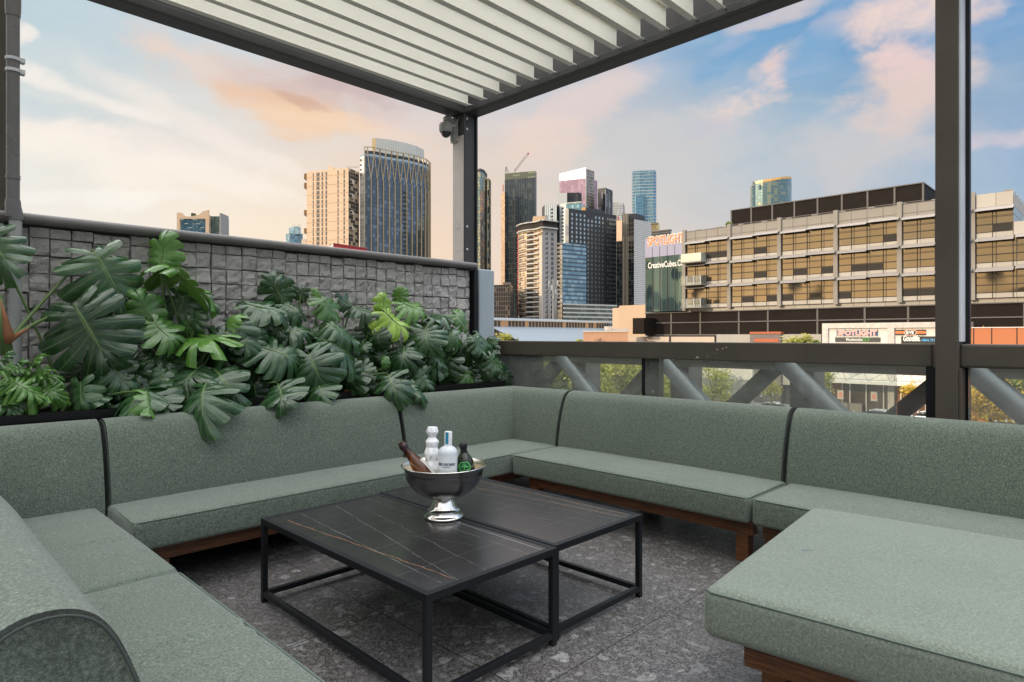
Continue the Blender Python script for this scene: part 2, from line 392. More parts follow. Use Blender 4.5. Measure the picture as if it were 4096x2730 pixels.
low = W.ramp(azn, [(0, (.30, .30, .29)), (A(-150), (.62, .54, .40)), (A(-114), (1.9, 1.3, .75)), (A(-75), (1.1, .95, .80)), (A(-38), (1.0, .92, .82)), (A(-20), (1.03, .86, .66)), (A(-6), C(250, 222, 196)), (A(8), C(230, 214, 202)), (A(22), C(216, 208, 205)), (A(38), C(178, 197, 212)), (A(75), (.5, .6, .75)), (1, (.30, .30, .29))])
mid = W.ramp(azn, [(0, (.34, .36, .38)), (A(-114), (.95, .82, .62)), (A(-65), (1.0, 1.0, 1.0)), (A(-38), C(222, 228, 226)), (A(-24), C(238, 228, 216)), (A(-12), C(236, 212, 194)), (A(2), C(220, 211, 203)), (A(14), C(202, 204, 205)), (A(27), C(165, 190, 207)), (A(40), C(122, 160, 202)), (A(85), (.42, .5, .66)), (1, (.34, .36, .38))])
high = W.ramp(azn, [(0, (1.3, 1.4, 1.5)), (A(-110), (1.6, 1.55, 1.5)), (A(-60), (1.3, 1.35, 1.4)), (A(-38), C(176, 204, 218)), (A(-20), C(196, 212, 222)), (A(0), C(190, 196, 212)), (A(18), C(120, 168, 206)), (A(30), C(92, 152, 204)), (A(42), C(118, 164, 208)), (A(80), (1.1, 1.25, 1.5)), (1, (1.3, 1.4, 1.5))])
cc = W.mix(el2.sm(math.radians(3), math.radians(18)), low, mid); cc = W.mix(el2.sm(math.radians(13), math.radians(27)), cc, high)
cc = W.mix(el.sm(math.radians(33), math.radians(62)), cc, (4.6, 4.65, 4.65))
def blob(px, py, rx, ry, rot, c, st=1.0, warp=1.0, e0=1.0, e1=.25, det=.9):
    """soft cloud bank standing in one compass direction"""
    global cc
    a0 = math.atan((px-1176.5)/1455); e_ = math.atan((773-py)/1455*math.cos(a0)); k = math.cos(a0)
    ax = (az+(nx-.5)*.16*warp-a0); ey = (el+(ny-.5)*.10*warp-e_)
    r = math.radians(rot); cr, sr = math.cos(r), math.sin(r); RX_, RY_ = rx/1455*k, ry/1455*k
    p = (ax*cr+ey*sr)/RX_; q = (ey*cr-ax*sr)/RY_
    D = p*p+q*q+(n3-.5)*det*3.4+(n5-.5)*det*1.2
    cc = W.mix(D.sm(e0+.2, e1-.45)*min(1, st*1.15), cc, c)
# px positions of the cloud banks in the picture translate to compass directions
blob(1980, 330, 300, 130, 0, C(208, 205, 207), .75, 1.6)
blob(2260, 210, 180, 110, 0, C(140, 172, 202), .6, 1.5)
blob(1500, 330, 330, 80, 8, C(208, 207, 208), .7, 1.6)
blob(1640, 250, 110, 50, 25, C(228, 212, 204), .6, 1.4)
blob(1330, 215, 190, 55, 22, C(226, 208, 204), .75, 1.3)
blob(1190, 330, 120, 70, 0, C(238, 214, 200), .7, 1.3)
blob(1735, 200, 125, 44, 28, C(240, 216, 206), 1.0, .9, 1.05, .35, 1.1)
blob(1800, 160, 40, 38, 20, C(232, 206, 202), .85, .9, 1.05, .35, 1.1)
blob(2050, 205, 150, 85, 18, C(228, 207, 200), 1.0, 1.4, 1.05, .2, 1.1)
blob(2085, 130, 60, 50, 10, C(236, 208, 204), .85, 1.1, 1.05, .3, 1.1)
blob(2110, 30, 140, 64, 0, C(238, 214, 206), 1.0, 1.2, 1.05, .3, 1.1)
blob(1780, 30, 120, 26, 4, C(212, 203, 206), .75, 1.2)
blob(1940, 60, 60, 40, 0, C(190, 192, 210), .6, 1.2)
blob(2270, 330, 110, 28, -8, C(214, 202, 210), .7, 1.0)
blob(1900, 120, 90, 50, 10, C(130, 174, 212), .6, 1.4)
blob(1680, 130, 150, 40, 12, C(118, 168, 212), .5, 1.4)
blob(1600, 290, 90, 24, 6, C(196, 196, 210), .6, 1.2)
blob(1690, 85, 60, 18, 4, C(160, 182, 214), .6, 1.2)
# warm, streaky cloud over the skyline
blob(560, 170, 260, 100, -18, C(232, 212, 200), .7, 1.8)
blob(720, 215, 270, 80, -12, C(218, 194, 186), .8, 1.9)
blob(810, 200, 150, 34, -10, C(204, 184, 182), .8, 1.4)
blob(650, 262, 190, 40, -14, C(242, 202, 168), .7, 1.6, 1.1, -.2, 1.3)
blob(780, 305, 200, 34, -4, C(250, 214, 178), .7, 1.7)
blob(900, 290, 130, 40, 0, C(226, 204, 196), .7, 1.5)
blob(680, 240, 60, 14, -20, C(212, 172, 150), .6, 1.1)
blob(450, 130, 90, 40, -20, C(240, 214, 200), .6, 1.6)
# pale streaks to the left
blob(180, 215, 330, 26, -13, C(250, 242, 234), .75, .9, 1.0, .1, .8)
blob(470, 300, 260, 34, -24, C(252, 240, 230), .6, 1.0, 1.0, .1, .8)
blob(290, 350, 260, 50, 0, C(250, 238, 230), .55, 1.2)
blob(230, 470, 300, 22, 2, C(255, 250, 242), .6, .8)
blob(330, 420, 330, 70, -4, (1.02, .93, .82), .6, 1.6)
blob(66, 84, 24, 30, 0, C(246, 240, 232), .9, .8, 1.0, .4, 1.0)
blob(170, 290, 110, 36, 0, C(196, 212, 220), .55, 1.2)
cc = W.mix((n4.sm(.42, .72))*(el.sm(0.02, .2))*.30, cc, W.mix(.5, cc, (.95, .90, .88)))
cc = W.mix((n3.sm(.45, .68))*.16, cc, W.mix(.5, cc, (1.0, .92, .88)))
# the clear part of the sky lets the atmosphere through
nn = nt.nodes.new('ShaderNodeMix'); nn.data_type = 'RGBA'; nn.blend_type = 'MULTIPLY'; nn.inputs[0].default_value = 1; nt.links.new(sky.outputs[0], nn.inputs[6]); nn.inputs[7].default_value = (.1, .1, .1, 1)
fin = W.mix(.97, S(nt, nn.outputs[2]), cc)
fin = W.mix(dz.sm(-.02, -.12), fin, (.10, .10, .11))
bg = nt.nodes['Background']; nt.links.new(fin.s, bg.inputs[0]); bg.inputs[1].default_value = 1.0
sl = bpy.data.lights.new('sun', 'SUN'); sl.energy = 3.0; sl.angle = math.radians(.6); sl.color = (1.0, .78, .52)
so = bpy.data.objects.new('sun', sl); col.objects.link(so); so.rotation_euler = TOSUN.to_track_quat('Z', 'Y').to_euler()
# ---------------- terrace shell ----------------
b = MB(); b.box((-4, -5, -.02), (4.05, 4.55, 0)); b.box((4.05, -5, -.02), (4.25, 4.8, -.002)); struct('floor', b, TERR)
b = MB(); b.box((-4, -5, -.5), (4.6, 4.95, -.022)); struct('terrace_slab', b, concrete('slab_concrete', (.3, .3, .3)))
b = MB(); b.box((-4, -5, GZ), (3.9, 4.7, -.502)); tag(b.build('venue_building', concrete('venue_wall', (.35, .33, .31))), 'concrete storeys carrying the terrace', 'building')
# stone wall along Y = 4.5
WY = 4.5; WTOP = 1.86
wall = thing('stone_wall', 'grey wall of rough split-face stone squares under a rounded dark coping', 'wall', (1.5, WY, 0))
b = MB(); b.box((-2.5, WY+.035, 0), (4.03, WY+.16, WTOP-.01)); b.build('backing', MORTAR, wall)
b = MB(); random.seed(3)
rows = []; z = .02
while z < WTOP-.02: h = .104; rows.append((z, min(z+h, WTOP-.012))); z += h
xs = -1.2; cols = []
for (z0, z1) in rows: pass
x = -1.2
while x < 4.0:
    wd = random.uniform(.092, .112); jog = random.uniform(-.008, .008); n = 6
    for ri, (z0, z1) in enumerate(rows):
        jx = random.uniform(-.003, .003); gx0, gx1 = x+.0010+jx, min(x+wd, 4.005)-.0010+jx; jz = jog if (ri % 3) else jog*.5
        jz += random.uniform(-.0015, .0015); a0, a1 = z0+.0009+jz, z1-.0009+jz; tl = random.uniform(-.006, .006); tx = random.uniform(-.006, .006); pr = random.uniform(.0, .012); t = random.random(); sd = random.random()*99
        def fn(u, v, Q=(0, .035, .2, .5, .8, .965, 1), gx0=gx0, gx1=gx1, a0=a0, a1=a1, tl=tl, tx=tx, pr=pr, sd=sd):
            u = Q[int(round(u*6))]; v = Q[int(round(v*6))]; X = gx0+(gx1-gx0)*u; Z = a0+(a1-a0)*v; e = min(u, 1-u, v, 1-v)
            if e < .001: return (X+noise.noise((X*30, Z*30, sd))*.003, WY+.034, Z+noise.noise((X*30, Z*30, sd+9))*.003)
            k = min(1, .8+e*2)
            d = (.012+pr*.8)*k+tl*(v-.5)*2+tx*(u-.5)*2+noise.fractal((X*26, sd, Z*26), .9, 2, 4)*.014
            return (X, WY+.030-max(.002, d), Z)
        b.grid(fn, n, n, tone=t)
    x += wd
b.build('stone_facing', STONE, wall, tone=True, smooth=False)
b = MB(); prof = []; 
for k in range(13): a = math.pi*(-.5)+math.pi*k/12; prof.append((WY-.012-.030*math.cos(a), WTOP+.03+.030*math.sin(a)))
prof += [(WY+.17, WTOP+.060), (WY+.17, WTOP-.006)]
n = len(prof)
L = [b.vert((-2.5, p[0], p[1])) for p in prof]; R = [b.vert((4.06, p[0], p[1])) for p in prof]
for k in range(n): j = (k+1) % n; b.face([L[k], L[j], R[j], R[k]])
b.face(R); b.face(L[::-1]); b.build('coping', COPING, wall, smooth=True, sharp=40)
b = MB(); b.box((4.032, WY-.03, 0), (4.06, WY+.16, WTOP-.01)); b.build('end_trim', STEEL, wall)
pn = thing('metal_screen', 'tall pale blue-grey metal panel standing at the end of the stone wall', 'panel', (4.3, 4.6, 0))
b = MB(); b.box((4.19, 4.58, -.5), (4.40, 4.72, 1.88)); b.build('sheet', PANEL, pn, bevel=.012)
for z in (1.8, 1.2, .9): b = MB(); b.lathe([(0, 0), (.007, 0), (.007, .004), (0, .004)], (4.215, 4.58, z), 8, mat=Matrix.Rotation(math.pi/2, 3, 'X')); b.build('rivet', SILVER, pn)
# planter
pl = thing('planter_box', 'long black steel planter trough behind the green sofa backs', 'planter', (1.5, 4.25, 0))
b = MB(); y0, y1, zt = 4.05, 4.46, .815
b.box((-1.5, y0, 0), (4.0, y0+.02, zt)); b.box((-1.5, y1-.02, 0), (4.0, y1, zt)); b.box((3.98, y0+.02, 0), (4.0, y1-.02, zt)); b.box((-1.5, y0-.012, zt-.035), (4.01, y0, zt+.002)); b.box((-1.5, y0, zt-.002), (4.01, y0+.045, zt+.004))
b.box((.84, y0-.014, 0), (.87, y0-.0125, zt)); b.build('trough', PLANTER, pl)
b = MB(); b.grid(lambda u, v: (-1.48+5.4*u, 4.075+.36*v, .72+noise.noise((u*40, v*6, 1))*.02), 80, 8); b.build('soil', SOIL, pl, smooth=True)
# ---------------- pergola ----------------
PG = thing('pergola', 'dark steel pergola frame with a corner post carrying the louvred roof', 'pergola', (4.1, 4.7, 0))
ZB = 3.368; ZT = 3.62
def beamX(nm, y0, y1, x0, x1):
    b = MB(); b.box((x0, y0, ZB), (x1, y1, ZT)); b.box((x0, y0-.028, ZB+.001), (x1, y0-.0005, ZB+.055)); b.box((x0, y0-.0285, ZB+.150), (x1, y0-.001, ZB+.24)); return b.build(nm, FRAME, PG, bevel=.003)
beamX('beam', 4.63, 4.78, -3, 4.2)
b = MB(); b.box((4.06, -3, ZB+.002), (4.2, 4.6285, ZT)); b.box((4.015, -3, ZB+.003), (4.0595, 4.6, ZB+.06)); b.box((4.03, -3, ZB+.064), (4.0595, 4.6, ZT-.004)); b.build('beam', FRAME, PG, bevel=.003)
b = MB(); b.box((4.02, 4.6, 0), (4.10, 4.775, ZB-.001)); b.box((4.1005, 4.615, 0), (4.165, 4.775, ZB-.0015)); b.build('post', FRAME, PG, bevel=.004)
b = MB(); b.box((4.166, 4.60, 0), (4.19, 4.775, ZB-.0012)); b.build('post_track', STEEL, PG)
b = MB(); b.box((4.016, 4.612, 1.0), (4.0195, 4.77, 3.16)); b.build('cover_plate', POSTG, PG)
for (yy, zz) in ((4.62, 3.32), (4.62, 3.22), (4.64, 2.28), (4.64, 2.06)):
    b = MB(); b.lathe([(0, 0), (.012, 0), (.012, .004), (.004, .005), (0, .003)], (4.05, 4.599, zz), 10, mat=Matrix.Rotation(math.pi/2, 3, 'X')); b.build('screw', SILVER, PG)
    b = MB(); b.lathe([(0, 0), (.012, 0), (.012, .004), (.004, .005), (0, .003)], (4.0155, 4.70, zz), 10, mat=Matrix.Rotation(-math.pi/2, 3, 'Y')); b.build('screw', SILVER, PG)
# louvres: every blade runs along X, the next one nearer the camera
k = 0; y = 4.47; names = 0; LV = None; SP = .2105
while y > -1.2:
    if LV is None:
        r = thing('louvre_blade', 'x', 'louvre', (1.0, y, 3.40), 'cream louvre blades of the pergola roof')
        b = MB(); x0, x1 = -3.0, 3.945
        P = [(-.004, .012), (-.004, .135)]
        b.box((x0, y-.004, 3.402), (x1, y+.012, 3.535)); b.box((x0, y-.010, 3.395), (x1+.02, y+.040, 3.4015)); b.build('blade', CREAM, r, bevel=.0015)
        b = MB(); n = 10; cy, cz = y-.018, 3.552
        b.tube([(x0, cy, cz), (x1-.006, cy, cz)], .024, 14); b.build('top_roll', CREAM, r, smooth=True, sharp=40)
        b = MB(); b.tube([(x1-.005, cy+.0, cz), (x1+.045, cy, cz)], .009, 8); b.build('pivot_pin', SILVER, r, smooth=True); b = MB(); b.tube([(x1+.0205, y+.01, 3.41), (x1+.075, y+.01, 3.41)], .006, 6); b.build('stop_pin', SILVER, r, smooth=True)
        LV = r; q = r
    else:
        q = copy_tree(LV); q.location.y = y
    k += 1
    ordw = ['first', 'second', 'third', 'fourth', 'fifth', 'sixth', 'seventh', 'eighth', 'ninth', 'tenth', 'eleventh', 'twelfth', 'thirteenth', 'fourteenth', 'fifteenth', 'sixteenth', 'seventeenth', 'eighteenth', 'nineteenth', 'twentieth']
    q['label'] = ('cream roof louvre blade next to the left dark beam' if k == 1 else 'cream roof louvre blade, %s counted from the left dark beam' % (ordw[k-1] if k <= 20 else 'number %d' % k))
    y -= SP
    if k >= 20: break
# left post and downpipe
p = onY(31, 400, 4.62)
lp = thing('pergola_post', 'dark steel post at the left edge behind the rain pipe', 'post', (p.x, 4.64, WTOP))
b = MB(); b.box((p.x-.10, 4.60, WTOP+.068), (p.x+.03, 4.66, 3.9)); b.build('shaft', FRAMEB, lp, bevel=.003)
p = onY(52, 400, 4.42); dpx = p.x
dp = thing('downpipe', 'round grey rain downpipe with bright clamps in front of the stone wall', 'pipe', (dpx, 4.42, .8))
def zz(py): return onY(52, py, 4.42).z
b = MB(); b.tube([(dpx, 4.42, zz(800)), (dpx, 4.42, 3.9)], .031, 24); b.build('upper_pipe', PIPED, dp, smooth=True, sharp=40)
b = MB(); b.tube([(dpx, 4.42, zz(870)), (dpx, 4.42, zz(818)), (dpx, 4.42, zz(800))], [.034, .037, .034], 24); b.build('collar', PIPED, dp, smooth=True, sharp=40); b = MB(); b.tube([(dpx, 4.42, zz(718)), (dpx, 4.42, zz(702))], .0335, 24); b.build('collar', PIPED, dp, smooth=True, sharp=40)
lx = onY(62, 900, 4.42).x
b = MB(); b.tube([(dpx, 4.42, zz(818)), (dpx, 4.42, zz(822)), (lx, 4.42, zz(860)), (lx, 4.42, zz(880))], [.0355, .036, .036, .036], 24); b.build('offset_elbow', PIPED, dp, smooth=True, sharp=50)
b = MB(); b.tube([(lx, 4.42, .72), (lx, 4.42, zz(870))], .0295, 24); b.build('lower_pipe', PIPEG, dp, smooth=True, sharp=40)
for py in (238, 284):
    b = MB(); b.tube([(dpx, 4.42, zz(py+6)), (dpx, 4.42, zz(py-6))], .036, 24); b.box((dpx+.03, 4.40, zz(py)-.012), (dpx+.052, 4.44, zz(py)+.012)); b.build('clamp', SILVER, dp, smooth=True, sharp=40)
b = MB(); b.tube([(dpx, 4.42, zz(67)), (dpx, 4.42, zz(40)), (dpx, 4.42, 3.95)], [.034, .037, .04], 24); b.build('collar', PIPED, dp, smooth=True, sharp=40)
# camera dome
cp = at(1023*1.741, 300*1.741, 6.12); cp = Vector((3.90, 4.735, 3.20))
cm = thing('security_camera', 'grey dome security camera hanging from a bracket on the corner post', 'camera', (cp.x, cp.y, cp.z))
b = MB(); b.lathe([(0, .075), (.045, .075), (.062, .066), (.066, .05), (.066, .046), (.0645, .044), (.066, .042), (.066, 0), (.056, -.018), (.05, -.018)], cp, 32); b.build('housing', PIPEG if False else plain('camera_grey', (.34, .345, .33), .5), cm, smooth=True, sharp=30)
b = MB(); b.lathe([(.048*math.cos(a), -.017-.05*math.sin(a)) for a in [math.pi/2*k/8 for k in range(9)]], cp, 24); b.build('dome', Mat('dome_glass', .04, .0, (.015, .015, .018), 1).m, cm, smooth=True)
b = MB(); gm = bpy.data.materials['camera_grey']
b.tube([cp+Vector((0, 0, .07)), cp+Vector((0, 0, .12)), cp+Vector((.012, 0, .135)), cp+Vector((.115, 0, .10))], [.028, .028, .026, .022], 14)
b.obox(cp+Vector((.095, -.045, -.09)), Vector((.02, 0, 0)), Vector((0, .09, 0)), Vector((0, 0, .20))); 
for i in range(3): b.obox(cp+Vector((.075, -.03+.022*i, -.075)), Vector((.02, 0, 0)), Vector((0, .012, 0)), Vector((0, 0, .13)))
b.build('wall_bracket', gm, cm, bevel=0, smooth=True, sharp=30)
b = MB(); b.tube([cp+Vector((.10, -.03, .12)), cp+Vector((.09, -.06, .17)), cp+Vector((.08, -.08, .20)), cp+Vector((.03, -.1, .2))], .004, 6); b.build('cable', STEEL, cm, smooth=True)
# ---------------- railing side (X = 4.1) ----------------
RL = thing('railing', 'broad dark steel handrail over framed glass along the terrace edge', 'railing', (4.15, 2.5, 0))
b = MB(); b.box((4.10, .80, 1.052), (4.20, 4.56, 1.178)); b.build('rail', FRAMEB, RL, bevel=.006)
b = MB(); b.box((4.10, -3.5, 1.052), (4.20, onX(3838, 1400, 4.10).y, 1.178)); b.build('rail', FRAMEB, RL, bevel=.012)
ym = onX(2570, 1500, 4.13).y
def pane(y0, y1):
    b = MB(); b.box((4.145, y0, .05), (4.157, y1, 1.055)); b.build('glass_pane', GLASS, RL)
pane(ym+.012, 4.52); pane(.98, ym-.012); pane(-3.4, .64)
b = MB(); b.box((4.135, ym-.01, .05), (4.165, ym+.01, 1.05)); b.build('glass_joint', STEEL, RL)
b = MB(); b.box((4.185, ym-.11, -.02), (4.25, ym+.02, 1.05)); b.build('baluster', FRAMEB, RL)
b = MB(); b.lathe([(0, 0), (.011, 0), (.011, .012), (0, .012)], (4.184, ym-.06, .80), 12, mat=Matrix.Rotation(-math.pi/2, 3, 'Y')); b.build('bolt_cap', CREAM, RL)
random.seed(11)
b = MB()
for (px, py, s) in ((2790, 1430, .03), (2870, 1400, .02), (2890, 1395, .018), (2905, 1390, .02), (2780, 1437, .012), (2640, 1437, .012), (2600, 1432, .009), (2560, 1380, .007), (3330, 1440, .006), (3640, 1418, .007), (2860, 1415, .01), (2830, 1425, .012), (2690, 1440, .012), (2045, 1385, .006), (2110, 1380, .006), (2430, 1438, .008), (3455, 1441, .006)):
    c = onX(px, py, 4.0985)
    k = 7; b.poly([(4.0985, c.y+s*.5*random.uniform(.4, 1)*math.cos(2*math.pi*i/k), c.z+s*.35*random.uniform(.3, 1)*math.sin(2*math.pi*i/k)) for i in range(k)])
b.build('chipped_paint', plain('bare_primer', (.42, .40, .34), .8), RL)
# free standing post of the pergola on the right
RP = thing('pergola_post', 'wide dark post with a bright aluminium side strip in front of the office block', 'post', (4.15, .75, 0))
ya = onX(3740, 500, 4.05).y; yb = onX(3832, 500, 4.05).y
b = MB(); b.box((4.05, yb, 0), (4.20, ya, 3.7)); b.build('shaft', FRAMEB, RP, bevel=.004)
b = MB(); b.box((4.062, yb-.0105, 1.19), (4.188, yb-.0005, 3.7)); b.build('side_strip', SILVER, RP, bevel=.002)
b = MB(); b.box((4.19, yb-.03, 0), (4.23, yb-.0005, 3.7)); b.build('glazing_track', STEEL, RP)
b = MB(); b.box((4.062, yb-.011, 0), (4.188, yb-.0005, 1.05)); b.build('lower_strip', FRAMEB, RP, bevel=.002)
b = MB(); b.box((4.11, ya+.0005, 0), (4.19, ya+.055, 1.05)); b.build('glazing_channel', STEEL, RP)
# ---------------- steel truss outside the glass ----------------
TR = thing('facade_truss', 'zigzag of thick grey steel tubes and flat braces outside the glass balustrade', 'truss', (5.5, 2, -.5))
cX = 5.5; TUBE = None
def tubem():
    m = Mat('weathered_tube_paint', .38, .35); p = m.geo('Position'); n = m.noise(p, 3, 5, .65)
    m.set('Base Color', m.mix(n, (.16, .17, .19), (.34, .35, .36))); m.set('Roughness', n*.3+.28); return m.m
TUBE = tubem(); BRACE = plain('brown_steel_brace', (.10, .088, .075), .6, var=.3)
nodes = [(1150*1.741), 1290*1.741-515*0, 1520*1.741, 1800*1.741, 2222*1.741]
ys = [onX(n_, 1400, cX).y for n_ in nodes]
ys[0] = ys[1]+1.22
NZ = 1.02; 
for i, yy in enumerate(ys+[ys[-1]-1.3]):
    b = MB(); b.tube([(cX-.02, yy, NZ), (cX-.02, yy-1.0, NZ-.98)], .083, 20); b.build('tube', TUBE, TR, smooth=True, sharp=40)
    b = MB(); b.bar((cX+.14, yy+.05, NZ), (cX+.14, yy+1.05, NZ-.98), .12, .14, up=(1, 0, 0)); b.build('brace', BRACE, TR)
b = MB(); b.box((cX-.06, ys[-1]-4, .93), (cX+.22, ys[0]+1.5, 1.045)); b.build('top_chord', BRACE, TR)
b = MB(); b.box((cX-.1, ys[-1]-4, -.35), (cX+.25, ys[0]+1.5, -.1)); b.build('bottom_chord', BRACE, TR)
for i in (1, 2, 3):
    b = MB(); b.box((cX+.22, ys[i]-.17, -.6), (cX+.5, ys[i]+.03, 1.0)); b.build('column', concrete('brown_concrete_%d' % i if False else 'brown_concrete', (.19, .175, .155)) if i == 1 else bpy.data.materials['brown_concrete'], TR)
# ---------------- upholstery ----------------
def axis_samples(lo, hi, r, inner):
    a = [lo+r*(1-math.cos(math.pi/2*k/4)) for k in range(4)]
    n = max(2, int((hi-lo-2*r)/inner)); m = [lo+r+(hi-lo-2*r)*k/n for k in range(n+1)]
    return a+m+[lo+hi-x for x in a[::-1]]
def cushion(b, x0, x1, y0, y1, z0, z1, r=.02, crown=.012, wr=(), seed=0, soft=1, corner=None):
    xs, ys_, zs = axis_samples(x0, x1, r, .03), axis_samples(y0, y1, r, .03), axis_samples(z0, z1, r, .06)
    lo = Vector((x0+r, y0+r, z0+r)); hi = Vector((x1-r, y1-r, z1-r)); idx = {}
    def put(p):
        key = (round(p[0], 5), round(p[1], 5), round(p[2], 5))
        if key in idx: return idx[key]
        v = Vector(p); c = Vector([min(max(v[i], lo[i]), hi[i]) for i in range(3)]); d = v-c
        q = c+d.normalized()*r if d.length > 1e-9 else v
        fx = (q.x-x0)/(x1-x0); fy = (q.y-y0)/(y1-y0); fz = max(0, (q.z-z0)/(z1-z0))
        e = min(1, 4*min(fx, 1-fx)+.0)*min(1, 4*min(fy, 1-fy)); e = max(0, e)
        if fz > .5: q.z += crown*(e**.6)*(1 if fz > .95 else .4)+soft*noise.noise((q.x*4.5, q.y*4.5, seed))*.006*e
        elif True:
            q.x += noise.noise((q.x*3, q.y*3, q.z*9+seed))*.0015; q.y += noise.noise((q.x*3, q.y*3, q.z*9+seed+5))*.0015
        if fz > .9:
            for (wx, wy, ang, ln, dp) in wr:
                a = math.radians(ang); u = (q.x-wx)*math.cos(a)+(q.y-wy)*math.sin(a); v_ = -(q.x-wx)*math.sin(a)+(q.y-wy)*math.cos(a)
                v_ += .02*math.sin(u*9+wx); q.z += -1.7*dp*math.exp(-(u/ln)**2)*(math.exp(-(v_/.013)**2)-.7*math.exp(-((v_-.024)/.014)**2))
        idx[key] = b.vert(q); return idx[key]
    def sheet(A, B, f, flip):
        for i in range(len(A)-1):
            for j in range(len(B)-1):
                q = [f(A[i], B[j]), f(A[i+1], B[j]), f(A[i+1], B[j+1]), f(A[i], B[j+1])]
                q = [put(t) for t in q]
                b.face(q[::-1] if flip else q)
    sheet(xs, ys_, lambda u, v: (u, v, z1), False); sheet(xs, ys_, lambda u, v: (u, v, z0), True)
    sheet(xs, zs, lambda u, v: (u, y0, v), False); sheet(xs, zs, lambda u, v: (u, y1, v), True)
    sheet(ys_, zs, lambda u, v: (x0, u, v), True); sheet(ys_, zs, lambda u, v: (x1, u, v), False)
BP = [(0, .20), (-.004, .30), (0, .38), (.010, .46), (.026, .54), (.046, .62), (.070, .69), (.088, .73), (.105, .757), (.128, .778), (.158, .790), (.190, .793), (.220, .788), (.245, .775), (.262, .755), (.272, .725), (.276, .68), (.278, .5), (.278, .20)]
def chaikin(P, n=1):
    for _ in range(n):
        Q = [P[0]]
        for a, c in zip(P, P[1:]): Q += [(a[0]*.75+c[0]*.25, a[1]*.75+c[1]*.25), (a[0]*.25+c[0]*.75, a[1]*.25+c[1]*.75)]
        P = Q+[P[-1]]
    return P
BPF = chaikin(BP, 1)
CG = (.14, .48)
def backrest(b, path, seed=0, zs=1.0):
    """path: list of (point on the seat junction, outward direction); returns the end outlines"""
    P = [Vector((p[0], p[1], 0)) for p, o in path]; O = [Vector((o[0], o[1], 0)) for p, o in path]
    # resample
    st = []
    for i in range(len(P)-1):
        L = (P[i+1]-P[i]).length; n = max(1, int(L/.05))
        for k in range(n): t = k/n; st.append((P[i].lerp(P[i+1], t), O[i].lerp(O[i+1], t)))
    st.append((P[-1], O[-1]))
    tot = len(st); rings = []; R = .016
    def ring(p, o, shrink):
        out = []
        for d, z in BPF:
            cd, cz = d-CG[0], z-CG[1]; L = math.hypot(cd, cz); k = (L-shrink)/L
            dd, z2 = CG[0]+cd*k, CG[1]+cz*k
            q = p+o*dd; w = noise.noise((q.x*3.5, q.y*3.5, z2*3+seed))*.004
            out.append(b.vert((q.x, q.y, z2*zs)+Vector((0, 0, 0)) if False else (q.x+o.x*w, q.y+o.y*w, z2*zs)))
        return out
    d0 = (st[1][0]-st[0][0]).normalized(); d1 = (st[-2][0]-st[-1][0]).normalized()
    ends = []
    for k in range(4): a = math.pi/2*k/4; rings.append(ring(st[0][0]+d0*R*(1-math.sin(a)), st[0][1], R*(1-math.cos(math.pi/2-a)) if False else R*(1-math.sin(a))*0+R*(1-math.cos(math.pi/2-a))))
    for p, o in st[1:-1]: rings.append(ring(p, o, 0))
    for k in range(3, -1, -1): a = math.pi/2*k/4; rings.append(ring(st[-1][0]+d1*R*(1-math.sin(a)), st[-1][1], R*(1-math.cos(math.pi/2-a))))
    n = len(BPF)
    for i in range(len(rings)-1):
        for k in range(n-1): b.face([rings[i][k], rings[i][k+1], rings[i+1][k+1], rings[i+1][k]])
        b.face([rings[i][n-1], rings[i][0], rings[i+1][0], rings[i+1][n-1]])
    b.face(rings[0][::-1]); b.face(rings[-1])
def back_piping(p, o, d, r=.0024):
    """seam round the end face of a back cushion"""
    b = MB(); q = Vector((p[0], p[1], 0)); oo = Vector((o[0], o[1], 0)); dd = Vector((d[0], d[1], 0))
    b.tube([q+dd*.004+oo*(CG[0]+(x-CG[0])*.955)+UZ*(CG[1]+(z-CG[1])*.965) for x, z in BPF], r, 6); return b
def seat_piping(pts, r=.0028):
    b = MB(); b.tube(pts, r, 6); return b
def fin(o): 
    bm = bmesh.new(); bm.from_mesh(o.data); bmesh.ops.recalc_face_normals(bm, faces=bm.faces); bm.to_mesh(bm and o.data); bm.free(); return o
ZS, ZC = .375, .235
def leg(b, x, y, z1=.15, w=.07): b.box((x-w/2, y-w/2, 0), (x+w/2, y+w/2, z1))
SG = 'sage green modules of the terrace lounge'
JX, JY, JL = 3.72, 3.65, .375       # seat/back junction lines
def module(name, label, loc, seat, back, pipe, rail, legs, wr=(), seed=0, ends=(), crown=.012):
    r = thing(name, label, 'sofa', loc, SG)
    b = MB(); cushion(b, *seat, ZC, ZS, .022, crown, wr, seed); b.build('seat_cushion', FAB, r, smooth=True, recalc=True)
    bl = None
    b = MB(); backrest(b, back, seed); bl = b.build('backrest', FAB, r, smooth=True, recalc=True, sharp=60)
    for e in ends: back_piping(*e).build('seam', DKSEAM, bl, smooth=True)
    for p in pipe: seat_piping(p).build('seam', PIPING, r, smooth=True)
    for x in rail: 
        b = MB(); b.box(*x); b.build('base_rail', WOOD, r, bevel=.004)
    for l in legs: b = MB(); leg(b, *l); b.build('leg', WOOD, r, bevel=.004)
    return r
FY, FXX, NX = 3.22, 3.22, .786   # front edges of the three runs
def rx(x0, x1, y0, y1): return ((x0, y0, .15), (x1, y1, ZC+.004))
